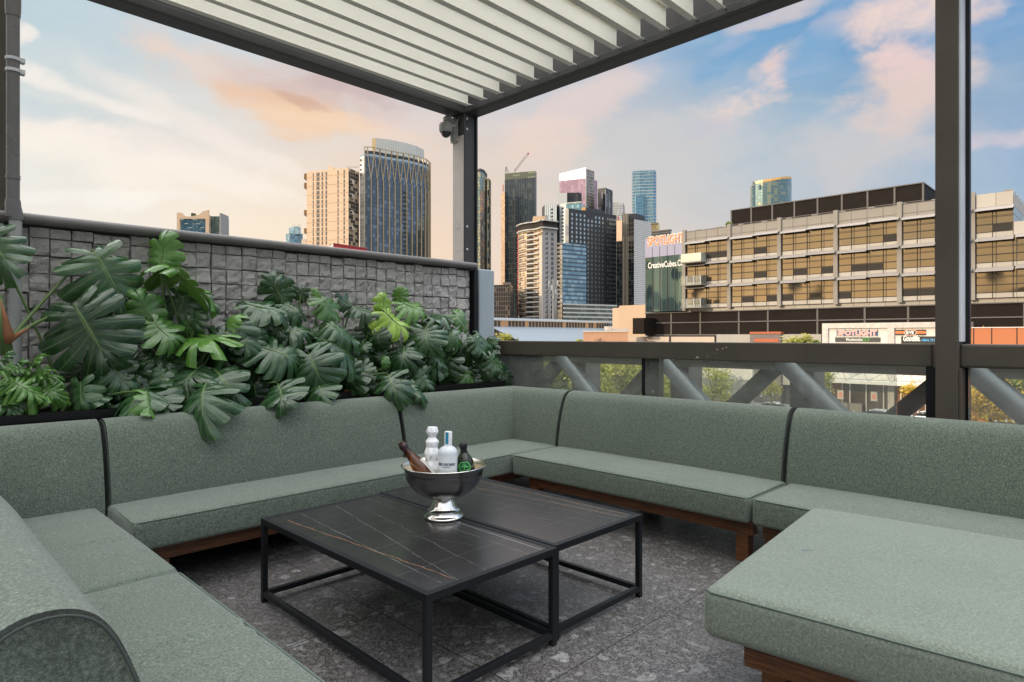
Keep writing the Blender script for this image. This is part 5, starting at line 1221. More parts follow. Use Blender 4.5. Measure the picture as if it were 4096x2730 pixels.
b = MB(); Pc = [along(t/8)[0]+along(t/8)[0].normalized()*5 for t in range(9)]; b.prism([(p.x, p.y) for p in Pc]+[(Pc[-1]*1.03).xy[:], (Pc[0]*1.03).xy[:]], zg-.5, zg+6.5); b.build('crown_core', DKG, r, recalc=True)
CRW = facade('pale_crown_screen', (.60, .60, .54), (.34, .30, .24), 2.6, 1.1, .3, .15, .1, .2, .4, None, -1)
cs = [(1488, 554), (1503, 553), (1560, 560), (1620, 572), (1665, 585), (1696, 600)]
b = MB(); dd = k_(340); pp = [plan(x, dd*(HY-554)/(HY-y)) for x, y in cs]; ztp = EYE+(HY-554)*dd/FPX
b.prism([(p.x, p.y) for p in pp]+[(p.x*1.02, p.y*1.02) for p in pp[::-1]], zg, ztp, [1]+[0]*20); b.build('crown_screen', [CRW, GOLD], r, recalc=True)
for j in range(22):
    p, n = along(6.5/nf); b = MB(); b.obox(Vector((p.x, p.y, zg-30-j*4.15))-n*.1, (P[5]-P[4]).normalized()*4.6, n*.3, Vector((0, 0, 2.3))); b.build('balcony_slot', BLIND, r)
for j in range(4): bx(r, 'side_void', 1440.5, 1455, 638+j*19, 645+j*19, 329, 1.5, BLIND)
# red low building in front
r, P, z, D = tower('low_building', 'low dark red block over the wall coping with a pale side', [(1305, 994), (1333, 973), (1467, 993)], 150, [LIGHTW, REDP], [0, 1, 0, 0], 12)
strip(r, 'parapet', P[1:], z-.3, z, .1, plain('red_trim', (.30, .03, .03), .6)); bx(r, 'vent', 1318, 1326, 976, 990, 149, 1, G_)
# 5 green/gold rippled tower beside the post
F5 = facade('green_gold_glass', (.42, .50, .42), (.10, .10, .08), 1.8, 3.4, .18, .35, .5, .9, .05, (.80, .62, .30), .3, 2.0)
r, P, z, D = tower('glass_tower', 'green and gold rippling glass tower just right of the corner post', [(1905, 689), (1921, 683), (1937, 690), (1948, 706)], 380, F5, thick=20, cap=DKG)
strip(r, 'roof_cap', P, z-1.0, z+2.2, .3, DKG)
tower('x', '', [(1948.3, 714), (1955, 714), (1963, 722), (1965, 730)], 386, F5, thick=15, parent=r, part='lower_wing')
for j in range(9): bx(r, 'balcony_void', 1951+(j % 2)*5, 1957+(j % 2)*5, 760+j*34, 780+j*34, 383.5, .6, BLIND)
# 6 tall dark tower
F6 = facade('slate_curtain_wall', (.12, .15, .175), (.05, .06, .066), 2.9, 6.1, .45, .5, .4, .8, .14, (.19, .22, .22), .15)
F6t = facade('slate_crown_glass', (.24, .26, .19), (.08, .09, .08), 1.7, 9, .3, .3, .3, .8, .15)
F6s = facade('warm_side_grid', (.75, .52, .34), (.40, .24, .14), 1.6, 2.2, .5, .7, .4, .2, .4)
r, P, z, D = tower('office_tower', 'tall slim slate grey tower with a small crane on top', [(2019.8, 694.7), (2141.8, 685), (2146.6, 691)], 420, [F6, F6s], [0, 0, 0, 0], 25)
strip(r, 'crown_band', P[:2], z-7.5, z+.1, .15, F6t)
for o in [x for x in bpy.data.objects if x.parent == r and x.name.startswith('crown_band')]:
    pass
r6, P6, z6, _ = tower('tower_core', 'narrow orange-lit scaffolded strip against the left side of the slate tower', [(2004, 776), (2019.3, 767)], 425, F6s, thick=14, z1=None)
b = MB(); a_ = atK(2012, 767, 428); b.tube([a_, atK(2012, 740, 428)], .7, 6); b.build('mast', plain('orange_mast', (.6, .25, .08), .6), r6)
fins(r, 'mullion', P[0], P[1], 0, z-7.6, 12, .3, .3, F6 if False else DKG)
cr = thing('tower_crane', 'thin luffing crane standing on the roof of the slate tower', 'crane', atK(2062, 690, 424))
def mastbar(px0, y0_, px1, y1_, d, w_, nm='boom'):
    A_, B_ = atK(px0, y0_, d), atK(px1, y1_, d); b = MB(); u = (B_-A_); n = int(u.length/2.6); s_ = u.cross(FX).normalized()*w_
    for o_ in (s_, -s_): b.bar(A_+o_, B_+o_, .3, .3, up=FX)
    for k in range(n): b.bar(A_+u*(k/n)+s_*(1 if k % 2 else -1), A_+u*((k+1)/n)+s_*(-1 if k % 2 else 1), .15, .15, up=FX)
    b.build(nm, DKG, cr)
mastbar(2062, 682, 2113, 616, 424, .8); mastbar(2058, 690, 2062, 676, 424, .6, 'mast'); bx(cr, 'hook_block', 2110, 2116, 612, 617, 424, 1, REDP)
b = MB(); b.bar(atK(2062, 676, 424), atK(2098, 625, 424), .12); b.build('stay', DKG, cr)
c2 = thing('tower_crane', 'tiny crane at the upper left corner of the slate tower roof', 'crane', atK(2026, 690, 421)); cr = c2
mastbar(2033, 691, 2024, 670, 421, .5); mastbar(2022, 676, 2027, 668, 421, .4, 'counter_jib'); mastbar(2023, 693, 2023.5, 676, 421, .3, 'mast')
# 7 round apartment tower
F7 = facade('bronze_curved_glass', (.40, .28, .17), (.62, .50, .38), 2.2, 3.3, .16, .75, .6, .7, .12, (.95, .70, .42), .3, 1.5)
F7s = facade('grey_flat_side', (.10, .10, .10), (.33, .30, .28), 4.6, 3.3, 3.4, 2.1, .3, .4)
c7 = [(2073, 914), (2076, 910), (2084, 906), (2098, 902), (2118, 899), (2140, 897), (2158, 893), (2170, 888)]
r, P, z, D = tower('apartment_tower', 'round golden-lit apartment tower with white balcony slabs and red edge', c7+[(2228, 895)], 262, [F7, F7s], [0]*7+[1, 0, 0], 20)
fh = 3.35
for j in range(34):
    zz_ = z-5-j*fh
    if zz_ < -6: break
    strip(r, 'floor_slab', P[:6], zz_, zz_+.35, .55, LIGHTW)
for j in range(34):
    zz_ = z-8-j*fh
    if zz_ < -6: break
    A, B = P[3].lerp(P[4], .55), P[6]; nn = outn(A, B); b = MB(); b.obox(Vector((A.x, A.y, zz_)), B-A, nn*1.5, Vector((0, 0, .9))); b.build('balcony', LIGHTW, r)
    b = MB(); b.obox(Vector((A.x, A.y, zz_+.95)), (B-A)*.45, nn*.4, Vector((0, 0, 1.6))); b.build('balcony_void', BLIND, r)
b = MB(); A = P[6]; nn = outn(P[6], P[7]); b.obox(Vector((P[6].x, P[6].y, GZ)), (P[7]-P[6]), nn*.5, Vector((0, 0, z-GZ-9))); b.build('corner_pier', CREAMC, r)
strip(r, 'roof_canopy', P, z+.8, z+1.5, 1.6, LIGHTW); strip(r, 'canopy_edge', P, z-4.2, z-3.4, 1.3, LIGHTW); bx(r, 'core', 2133, 2191, 866, 890, 272, 8, plain('tan_core', (.50, .36, .24), .8)); bx(r, 'core_side', 2180, 2191.5, 862, 890, 271, 1, GREYC)
bx(r, 'red_edge', 2069.5, 2073, 917, 1264, 262.5, 1, REDP)
nn = outn(P[7], P[8])
for j in range(30):
    zz_ = z-9-j*fh; u = (P[8]-P[7]); A = P[7]+u*.58; b = MB(); b.obox(Vector((A.x, A.y, zz_)), u*.18, nn*.08, Vector((0, 0, 2.3))); b.build('window', WINB, r)
    A = P[7]+u*.2; b = MB(); b.obox(Vector((A.x, A.y, zz_+.4)), u*.16, nn*.08, Vector((0, 0, 1.0))); b.build('small_window', WINB, r)
strip(r, 'roof_recess', P, z-3.3, z+.79, .03, BLIND)
# low dark block left
F7b = facade('dark_office_grid', (.030, .028, .027), (.055, .048, .045), 1.6, 3.0, .5, .7, .5, .5, .2, (.16, .13, .11), .12)
r, P, z, D = tower('low_building', 'dark brown low office block in front of the slate tower foot', [(1975, 1141), (2040, 1139), (2052, 1146)], 240, F7b, thick=20); bx(r, 'roof_plant', 2012, 2044, 1130, 1142, 246, 6, plain('brown_plant', (.16, .12, .10), .8))
# 8 group of pale slabs behind
F8 = facade('pale_slab_fins', (.46, .52, .54), (.62, .64, .64), 2.0, 30, .9, .1, .25, .5, .3)
F8d = facade('slab_windows', (.10, .11, .12), (.60, .62, .62), 3.4, 3.3, 2.0, 1.2, .3, .6, .15, (.3, .36, .38), .2)
r, P, z, D = tower('apartment_tower', 'pale grey ribbed slab tower between the round tower and the dark hotel', [(2168, 832), (2179, 820), (2226, 818)], 345, [F7b, F8], [0, 1, 0, 0], 20)
windows(r, P[1], P[2], z-46, z-3, [.62], 13, 2.2, 1.8, WINB)
r, P, z, D = tower('apartment_tower', 'pale slab tower with small square windows and a dark recess on its left', [(2226.4, 820), (2238, 818), (2268, 812)], 340, [DKG, F8], [0, 1, 0, 0], 20)
windows(r, P[1], P[2], z-46, z-3, [.45], 13, 2.4, 1.9, WINB)
r, P, z, D = tower('apartment_tower', 'stepped tower with light grey left half and black panelled right half below the pink tower', [(2229.5, 774), (2268, 773)], 352, GREYC if False else CREAMC, thick=20); 
for o in [x for x in bpy.data.objects if x.parent == r]: o.data.materials[0] = plain('light_grey_render', (.50, .51, .50), .7)
F8k = facade('black_panel_wall', (.04, .04, .045), (.015, .015, .017), 2.6, 5, .3, .3, .3, .3, .4)
tower('x', '', [(2268.3, 772), (2318, 771), (2327, 776)], 353, F8k, thick=19, parent=r, part='black_wing')
F8b = facade('blue_strip_glass', (.30, .52, .66), (.08, .14, .18), 2.4, 3.6, .3, .5, .3, .85)
r, P, z, D = tower('glass_block', 'low bright blue glazed rooftop block with a white frame above the dark hotel', [(2264, 816), (2326, 811)], 325, F8b, thick=15); strip(r, 'white_frame', P, z, z+.9, .4, LIGHTW); bx(r, 'orange_column', 2292, 2294, 818, 838, 324.5, .5, plain('orange_column', (.7, .35, .1), .6)); tower('x', '', [(2326.3, 815), (2345, 825), (2352, 828)], 328, PANEL, thick=12, parent=r, part='white_wing')
# 9 pink tower
F9 = facade('pink_mirror_glass', (.34, .22, .30), (.25, .17, .22), 3.0, 3.6, .3, .35, .25, .0, .7, (.42, .28, .37), .3, .6)
F9g = facade('taupe_side_grid', (.20, .18, .17), (.30, .27, .25), 2.2, 3.4, .8, .8, .4, .6, .2, (.40, .38, .36), .25)
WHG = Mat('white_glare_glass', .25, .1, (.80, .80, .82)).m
r, P, z, D = tower('glass_tower', 'pink mirrored tower with brilliant white slanted crown', [(2238, 697), (2343, 676), (2377, 686)], 392, [F9, F9g], [0, 1, 0, 0], 24)
A_, B_ = P[0], P[1]; nn = outn(A_, B_); zc0 = zat(714, k_(D[0])); zc1 = zat(702, k_(D[1]))
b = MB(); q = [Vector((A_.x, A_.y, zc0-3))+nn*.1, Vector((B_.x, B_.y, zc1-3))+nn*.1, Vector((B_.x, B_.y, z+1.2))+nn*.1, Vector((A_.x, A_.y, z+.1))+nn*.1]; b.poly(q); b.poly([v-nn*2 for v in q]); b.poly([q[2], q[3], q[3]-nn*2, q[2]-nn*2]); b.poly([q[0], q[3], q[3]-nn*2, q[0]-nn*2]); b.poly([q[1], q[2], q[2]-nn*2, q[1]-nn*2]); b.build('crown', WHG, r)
tower('x', '', [(2377.3, 722), (2389, 724)], 400, F9, thick=15, parent=r, part='side_wing'); bx(r, 'roof_plant', 2352, 2374, 678, 690, 405, 6, LIGHTW); bx(r, 'roof_plant', 2350, 2357, 677, 682, 398, 3, LIGHTW)
windows(r, P[0].lerp(P[1], .02), P[1], z-50, z-12, [.12, .3, .5, .7, .88], 8, 1.1, 1.6, WINB, skip=lambda i, j: (i*7+j*5) % 3 > 0)
strip(r, 'light_corner', [P[1].lerp(P[2], -.02), P[1].lerp(P[2], .06)], z-60, z-2, .3, LIGHTW)
# 10 dark pair
F10 = facade('charcoal_tower_grid', (.10, .095, .10), (.035, .034, .036), 3.2, 7.0, .5, .6, .4, .6, .15, (.34, .30, .32), .2)
r, P, z, D = tower('apartment_tower', 'charcoal tower with stacked window bays right of the pink tower', [(2390.5, 756), (2421.6, 752), (2450, 763)], 372, [DKG, F10], [0, 1, 0, 0], 20)
tower('x', '', [(2390.8, 775), (2412, 767)], 370, F10, thick=5, parent=r, part='front_bay'); fins(r, 'white_fin', P[1], P[2], 40, z-2, 2, .3, .3, LIGHTW)
# 11 dark hotel with window grid
r, P, z, D = tower('hotel', 'wide black tower with a regular grid of small pale windows', [(2262, 834.5), (2273, 834), (2465.6, 862)], 278, [CREAMC, plain('black_render', (.034, .034, .038), .7)], [0, 1, 0, 0], 26, cap=DKG)
xs_ = [.075, .165, .245, .325, .402, .478, .558, .632, .705, .812, .86, .905, .95, .985]
windows(r, P[1], P[2], z-21*3.45-2, z-2.5, xs_, 21, [1.5]*9+[1.25]*5, 2.0, WINL, skip=lambda i, j: (j == 20 and i in (4, 5)) or (j < 14 and i < 4) or (i == 9 and j % 3 == 1), budget=[100])
fins(r, 'corner_fin', P[0], P[1], 0, z-1, 2, .5, .2, LIGHTW, True)
tower('x', '', [(2335, 827), (2420, 845)], 288, DKG, thick=12, parent=r, part='roof_plant'); bx(r, 'orange_plant', 2331, 2343, 829, 842, 283, 4, plain('ochre_plant', (.62, .36, .12), .7))
# 12 light blue banded block
F12 = facade('sky_blue_banded_glass', (.30, .46, .54), (.12, .17, .20), 2.6, 2.9, .14, .45, .3, .88, .05, (.50, .66, .72), .35, .9, split=0)
F12l = facade('warm_white_end', (.78, .64, .46), (.18, .14, .11), 3.4, 3.4, .15, .5, .25, .5, .2, (.95, .85, .70), .3)
r, P, z, D = tower('apartment_building', 'sky blue banded glass block with warm white end in front of the black hotel', [(2220.7, 973.5), (2249, 972), (2345, 981.7)], 252, [F12l, F12], [0, 1, 0, 0], 18)
for j in range(15): strip(r, 'floor_band', P[1:], z-1.2-j*2.9-.4, z-1.2-j*2.9, .3, DKG if j % 1 == 0 else DKG); 
for j in range(16):
    A = P[0].lerp(P[1], .30); u = (P[1]-P[0]); nn = outn(P[0], P[1]); b = MB(); b.obox(Vector((A.x, A.y, z-2.7-j*2.9)), u*.34, nn*.1, Vector((0, 0, 1.5))); b.build('window', BLIND, r)
    strip(r, 'ledge', P[:2], z-.4-j*2.9-.25, z-.4-j*2.9, .25, LIGHTW)
F12b = facade('podium_glass', (.24, .28, .22), (.06, .06, .06), 2.4, 3.6, .7, .1, .5, .7, .12, (.40, .42, .34), .3)
r, P, z, D = tower('podium_building', 'low white striped podium at the foot of the black hotel', [(2253, 1214), (2467, 1221)], 242, F12b, thick=12)
for j in range(5): strip(r, 'white_band', P, z-1.0-j*2.8, z-.05-j*2.8, .5, LIGHTW)
# 13 pale slab behind
F13 = facade('pale_far_grid', (.46, .46, .42), (.55, .54, .50), 2.0, 3.2, .7, 1.0, .3, .4)
r, P, z, D = tower('apartment_tower', 'pale cream far tower with a dark stepped edge and thin red strip', [(2450.5, 810), (2491, 811), (2499, 825)], 500, [F13, F10], [0, 1, 0, 0], 20); bx(r, 'red_strip', 2472, 2475, 866, 884, 498, 1, REDP)
# 14 tall blue tower with curved corners
F14 = facade('azure_tower_glass', (.22, .42, .56), (.15, .32, .44), 5.2, 7.2, .6, .8, .2, .8, .12, (.30, .50, .64), .25, 0)
r, P, z, D = tower('glass_tower', 'tallest azure glass tower with horizontal white bands, far right of the skyline cluster', [(2527.5, 690), (2531, 686), (2560, 683.5), (2590, 682.5), (2615, 681), (2622, 683), (2625, 690)], 900, F14, thick=40)
for j in range(24): strip(r, 'white_band', P, z-5-j*7.6, z-4.1-j*7.6, .8, LIGHTW)
tower('x', '', [(2541, 786), (2544, 784), (2575, 784), (2579, 790), (2580, 800)], 890, F14, thick=9, parent=r, part='front_wing')
for j in range(3): bx(r, 'wing_band', 2541, 2579, 784+j*27, 786+j*27, 889, 1, LIGHTW)
# 15 black tower with perforated white face
F15w = facade('perforated_white_face', (.05, .05, .055), (.58, .56, .54), 1.4, 1.45, .78, .8, .3, .3, .3)
F15d = facade('black_glass_face', (.020, .024, .030), (.03, .03, .035), 2.4, 3.4, .2, .3, .5, .85, .05, (.06, .07, .08), .2)
F15g = facade('gold_striped_face', (.50, .44, .34), (.05, .05, .05), 1.25, 80, .55, .05, .2, .6, .2)
r, P, z, D = tower('office_tower', 'black tower with white perforated right face and striped gold fins', [(2513, 880), (2536, 877), (2605, 890)], 280, [F15d, F15w], [0, 1, 0, 0], 22, cap=DKG)
tower('x', '', [(2512, 856), (2545, 855), (2579, 866)], 292, DKG, thick=10, parent=r, part='roof_plant')
tower('x', '', [(2488.5, 856), (2512.6, 855)], 286, F15g, thick=10, parent=r, part='striped_wing')
r, P, z, D = tower('office_tower', 'dark glass tower with cream upper storeys left of the striped gold fins', [(2466, 884), (2488.3, 882)], 282, F15d, thick=14); strip(r, 'cream_storeys', P, z-16, z+.1, .1, BEIGE); 
for (a_, c_) in ((2478, 975), (2484, 990)): bx(r, 'lit_pane', a_, a_+4, c_, c_+5, 281.5, .3, LIGHTW)
# 16 small far blocks
F16 = facade('dark_roof_louvres', (.05, .055, .06), (.16, .17, .18), 40, 1.6, .2, .5, .3, .5)
r, P, z, D = tower('office_block', 'low dark banded block just left above the lilac sign', [(2606, 925), (2680, 917), (2686, 922)], 330, F16, thick=16); strip(r, 'roof_edge', P, z-.6, z, .5, G_)
r, P, z, D = tower('office_block', 'small gold-lit block with a flared roof below the azure tower', [(2604, 893), (2634, 891), (2639, 903)], 420, facade('gold_lit_grid', (.62, .48, .22), (.45, .34, .16), 3, 2.2, .5, .8, .3, .6), thick=14); strip(r, 'roof_edge', P[:2], z-1.6, z, .6, GOLD)
# 17 elliptical glass tower behind the office block
F17 = facade('green_blue_elliptic_glass', (.24, .36, .38), (.13, .20, .20), 7, 6.8, .8, .8, .3, .8, .12, (.46, .48, .34), .25, 0)
c17 = [(3001, 748), (3010, 738), (3022, 728), (3050, 722), (3085, 716), (3122, 710), (3150, 707.5), (3162, 708), (3167, 713)]
r, P, z, D = tower('glass_tower', 'elliptical green-blue glass tower rising behind the rooftop screen', [(x, 735) for x, y in c17], 800, F17, thick=30, ds=[825, 815, 808, 801, 797, 796, 800, 808, 822])
b = MB(); n = len(c17); T0 = [atK(x, y, dq) for (x, y), dq in zip(c17, [825, 815, 808, 801, 797, 796, 800, 808, 822])]; B0 = [Vector((p.x, p.y, z)) for p in T0]
for i in range(n-1): b.poly([B0[i], B0[i+1], T0[i+1], T0[i]], 0, [(i*8, 0), (i*8+8, 0), (i*8+8, 8), (i*8, 8)])
b.build('slanted_crown', F17, r)
b = MB()
for i in range(2, n-1): b.poly([T0[i]-UZ*4.5-FX*.5, T0[i+1]-UZ*4.5-FX*.5, T0[i+1]+UZ*.6-FX*.5, T0[i]+UZ*.6-FX*.5])
b.build('gold_rim', Mat('gold_rim', .35, .3, (.75, .45, .16)).m, r); bx(r, 'vent', 3011, 3018, 727, 745, 798, 3, G_)
fins(r, 'mullion', P[0], P[-1], 100, 101, 1, .2, .2, G_) if False else None
# cell mast
ms = thing('cell_mast', 'slim mobile phone mast crowded with grey antenna panels', 'mast', plan(2213, 190)); ms.location.z = GZ
b = MB(); p = plan(2213, 190); b.tube([(p.x, p.y, GZ), (p.x, p.y, zat(1115, 190))], [.45, .22], 8); b.build('pole', G_, ms)
random.seed(2)
for k in range(14):
    px = 2213+random.uniform(-19, 19); yy = random.choice([1125, 1142, 1160, 1172])+random.uniform(-4, 4); o_ = bx(ms, 'antenna', px-2.2, px+2.2, yy, yy+random.uniform(14, 24), 189+random.uniform(-1.5, 1.5), .3, PIPEG if k % 2 else LIGHTW)
for yy in (1135, 1155, 1180): bx(ms, 'crossarm', 2193, 2233, yy, yy+2, 190, .3, G_)
# ---------------- middle distance sheds ----------------
sh = thing('warehouse', 'long pale blue-grey warehouse with two clerestory window bands under stepped roofs', 'building', (110, 100, GZ))
SHD = plain('shed_roof', (.17, .20, .235), .5, var=.06); SHW = facade('clerestory', (.10, .085, .07), (.30, .28, .26), 1.1, 4, .25, .1, .6, .6, .15, (.62, .42, .24), .15)
def xw(px, w): d_ = FPX*w/((4544-px)*FX.x); return (d_*1-w*FX.y)/FX.x*1.0 if False else onY(px, HY, w).x
w1 = 98.0; x0_, x1_ = xw(1960, w1), xw(2478, w1)
def tier(nm, wA, zA, wB, zB, mat, x0, x1, uv=True):
    b = MB(); L = x1-x0; b.poly([(x0, wA, zA), (x1, wA, zA), (x1, wB, zB), (x0, wB, zB)], 0, [(0, 0), (L, 0), (L, 3), (0, 3)]); return b.build(nm, mat, sh)
zt_ = zat(1262, (onY(1981, HY, w1)-CAM).dot(FX)); zs = [zt_, zt_-.9, zt_-2.4, zt_-5.6, zt_-7.0]
tier('upper_roof', w1+22, zt_+.4, w1, zs[1], SHD, x0_, x1_); tier('clerestory', w1+.2, zs[1], w1+.2, zs[2], SHW, x0_, x1_-4); tier('lower_roof', w1, zs[2], w1-9, zs[3], SHD, x0_, x1_+4)
tier('clerestory', w1-8.8, zs[3], w1-8.8, zs[4], SHW, x0_, x1_-8); tier('wall', w1-8.7, zs[4], w1-8.7, GZ, SHD, x0_, x1_-8); tier('gutter', w1-9.2, zs[3], w1-9.2, zs[3]-.25, G_, x0_, x1_+4); tier('gutter', w1-.3, zs[1]+.05, w1-.3, zs[1]-.2, LIGHTW, x0_, x1_)
b = MB(); b.poly([(x1_+4, w1, zs[2]), (x1_+4, w1-9, zs[3]), (x1_+4, w1-9, GZ), (x1_+4, w1+22, GZ), (x1_+4, w1+22, zt_)]); b.build('gable', SHD, sh)
r, P, z, D = tower('low_building', 'windowless warm beige block left of the dark louvred podium', [(2450, 1234), (2476, 1232), (2476.5, 1224), (2582, 1219)], 150, [PEACH], thick=14)
bx(r, 'roof_unit', 2426, 2450, 1306, 1318, 118, 3, LIGHTW); 
r, P, z, D = tower('low_building', 'small salmon brick box above the handrail in front of the warehouse', [(2333, 1326), (2512, 1325)], 105, concrete('salmon_brick', (.50, .28, .18), .8), thick=8); strip(r, 'coping', P, z-.12, z+.05, .1, LIGHTW)
bx(r, 'skylight', 2386, 2400, 1342, 1345, 104, .3, LIGHTW)
bx(r, 'roof_unit', 2428, 2446, 1308, 1323, 108, 2, LIGHTW); bx(r, 'roof_duct', 2446, 2515, 1317, 1322, 109, 1.2, SILVER)
# unseen block added to the west to keep direct sun off the terrace
nb = thing('sun_blocker_block', 'unseen brick block added west of the terrace to shade it', 'building', (-42, 14, GZ))
b = MB(); b.box((-48, -9, GZ), (-36, 34, 19)); b.build('wall', BR, nb); b = MB(); b.box((-48.2, -9.2, 19), (-35.8, 34.2, 19.3)); b.build('coping', CONC, nb)

for i, (x_, ya_, yb_, h_, lab) in enumerate(((-205, 196, 232, 30, 'tallest of the stepped blocks far west of the terrace'), (-200, 168, 192, 22, 'lower block beside the tallest western block'), (-210, 128, 150, 34, 'slim western block standing alone'), (-190, 88, 118, 14, 'low long western hall'), (-220, 236, 262, 24, 'western block standing farthest to the north'))):
    wb = thing('western_block', lab, 'building', (x_, (ya_+yb_)/2, GZ), 'blocks far west of the terrace')
    b = MB(); b.box((x_-14, ya_, GZ), (x_, yb_, h_)); b.build('wall', GREYC, wb); b = MB(); b.box((x_-10, ya_+4, h_), (x_-2, ya_+13, h_+5)); b.build('roof_plant', DKG, wb)
# ---------------- trees and shrubs in the street ----------------
def tree(name, label, px, py_top, py_bot, halfw, d, mat, n, ls=.16, seed=0, trunk=True, dens=1.0, grp='street trees below the terrace', sx=1.0, base=None, cat='tree'):
    random.seed(seed); c = at(px, (py_top+py_bot)/2, d); hw = halfw*d/FPX; hh = (py_bot-py_top)/2*d/FPX; base = GZ+.05 if base is None else base
    r = thing(name, label, cat, (c.x, c.y, base), grp)
    b = MB(); foot = Vector((c.x, c.y, base)); cl = []
    nc = max(5, int(16*dens)); 
    for k in range(nc):
        a = random.uniform(0, 2*math.pi); u = random.uniform(-1, 1); q = random.uniform(.35, .85)
        cl.append((c+Vector((math.cos(a)*math.sqrt(1-u*u)*hw*q, math.sin(a)*math.sqrt(1-u*u)*hw*q, u*hh*q)), random.uniform(.28, .5)*min(hw, hh)))
    if trunk:
        t = MB(); top = c-UZ*hh*.35; t.tube([foot, foot.lerp(top, .5)+Vector((.1, .05, 0)), top], [hw*.07+.03, hw*.05+.03, hw*.035+.02], 8)
        t.build('trunk', BARK, r, smooth=True)
        for q, s_ in cl[::2]: t = MB(); m_ = top.lerp(q, .5)-UZ*hh*.05; t.tube([top-UZ*hh*random.uniform(0, .3), m_, q], [hw*.03+.01, hw*.018+.008, .01], 5, cap=False); t.build('limb', BARK, r, smooth=True)
    for k in range(n):
        q, s_ = random.choice(cl); v = Vector((random.gauss(0, 1), random.gauss(0, 1), random.gauss(0, .8)))*s_*.62; p = q+v
        nrm = Vector((random.gauss(0, 1), random.gauss(0, 1), random.gauss(.5, 1))).normalized(); t1 = nrm.orthogonal().normalized(); t1.rotate(Matrix.Rotation(random.uniform(0, 6.28), 3, nrm)); t2 = nrm.cross(t1); l = ls*random.uniform(.6, 1.4)
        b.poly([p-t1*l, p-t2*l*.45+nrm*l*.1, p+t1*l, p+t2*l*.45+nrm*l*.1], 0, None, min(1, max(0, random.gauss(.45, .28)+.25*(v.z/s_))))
    b.build('crown' if trunk else 'foliage', mat, r, tone=True); return r
tree('street_tree', 'green leafy tree seen between the first and second tube of the truss', 2140, 1405, 1620, 95, 62, TGREEN, 4200, .20, 1)
tree('street_tree', 'yellow-green tree just right of the second truss node', 2370, 1412, 1640, 80, 58, TOLIVE, 4200, .19, 2)
tree('street_tree', 'olive tree left of the glass joint, lower than its neighbour', 2480, 1440, 1660, 85, 50, TOLIVE, 3600, .16, 3)
tree('street_tree', 'grey-green tree standing behind the second truss node', 2240, 1440, 1640, 75, 66, TGREEN, 3000, .2, 4)
tree('street_tree', 'sparse pale green tree in front of the pale concrete wall', 2850, 1428, 1640, 85, 52, TOLIVE, 1700, .13, 5)
tree('street_tree', 'slim green tree beside the concrete column, left of the shop awning', 3262, 1440, 1640, 62, 60, TOLIVE, 2400, .14, 6)
tree('street_tree', 'half bare tree behind the tubes left of the concrete column', 3085, 1455, 1620, 40, 70, TOLIVE, 700, .14, 7)
tree('street_tree', 'orange-leaved small tree left of the wide dark post', 3655, 1500, 1665, 50, 34, TYELL, 800, .08, 8)
tree('street_tree', 'big bright yellow tree right of the wide dark post', 3960, 1460, 1700, 115, 32, TYELL, 6500, .085, 9)
tree('street_tree', 'dark green tree behind the yellow tree at the far right', 4040, 1425, 1620, 110, 60, TGREEN, 3800, .17, 10)
tree('street_tree', 'yellow and green treetop above the handrail in front of the rust wall', 3905, 1322, 1430, 45, 75, TYELL, 2600, .16, 11)
tree('street_tree', 'rounded yellow treetop above the handrail nearest the right picture edge', 4010, 1330, 1440, 55, 74, TYELL, 3000, .16, 12)
tree('street_tree', 'green bushy treetop above the handrail left of the marble sign portal', 3190, 1338, 1420, 50, 82, TOLIVE, 2600, .16, 13)
tree('shrub', 'low green shrub top just left of the marble sign portal', 3265, 1356, 1400, 24, 86, TGREEN, 600, .16, 14)
tree('street_tree', 'small olive treetop beside the blue-grey panel in front of the warehouse', 2018, 1332, 1420, 36, 100, TOLIVE, 2000, .2, 15)
tree('street_tree', 'tiny green treetop right of the small olive treetop', 2074, 1348, 1410, 14, 100, TGREEN, 500, .2, 16)
tree('street_tree', 'small olive treetop at the left end of the salmon brick box', 2320, 1350, 1410, 15, 98, TOLIVE, 500, .2, 17)
tree('street_tree', 'nearly bare reddish twiggy treetop in front of the salmon brick box', 2405, 1342, 1420, 26, 98, treeleaf('reddish_twigs', (.20, .10, .07), (.36, .20, .14)), 260, .16, 18)
for i, (px, w_) in enumerate(((1180*1.741, 90), (2600, 60), (3480, 40))): pass
b = MB(); random.seed(77)
for k in range(16000):
    px = random.uniform(1980, 2760); d = random.uniform(70, 92); p = at(px, random.uniform(1440, 1640)+8*noise.noise((px*.02, 0, 0))*4, d)
    nrm = Vector((random.gauss(0, 1), random.gauss(0, 1), random.gauss(.5, 1))).normalized(); t1 = nrm.orthogonal().normalized(); t2 = nrm.cross(t1); l = random.uniform(.2, .45)
    b.poly([p-t1*l, p-t2*l*.5, p+t1*l, p+t2*l*.5], 0, None, random.random())
hg = b.build('ground_cover', TOLIVE, None, tone=True); tag(hg, 'mass of green shrubbery below the railing', 'shrubbery', None, 'stuff')
# a potted tree on the office roof
tree('potted_tree', 'small dark potted tree on the office roof beside the rooftop screen', 2915, 886, 912, 10, 104, TGREEN, 350, .16, 20, base=18.5, grp=None)
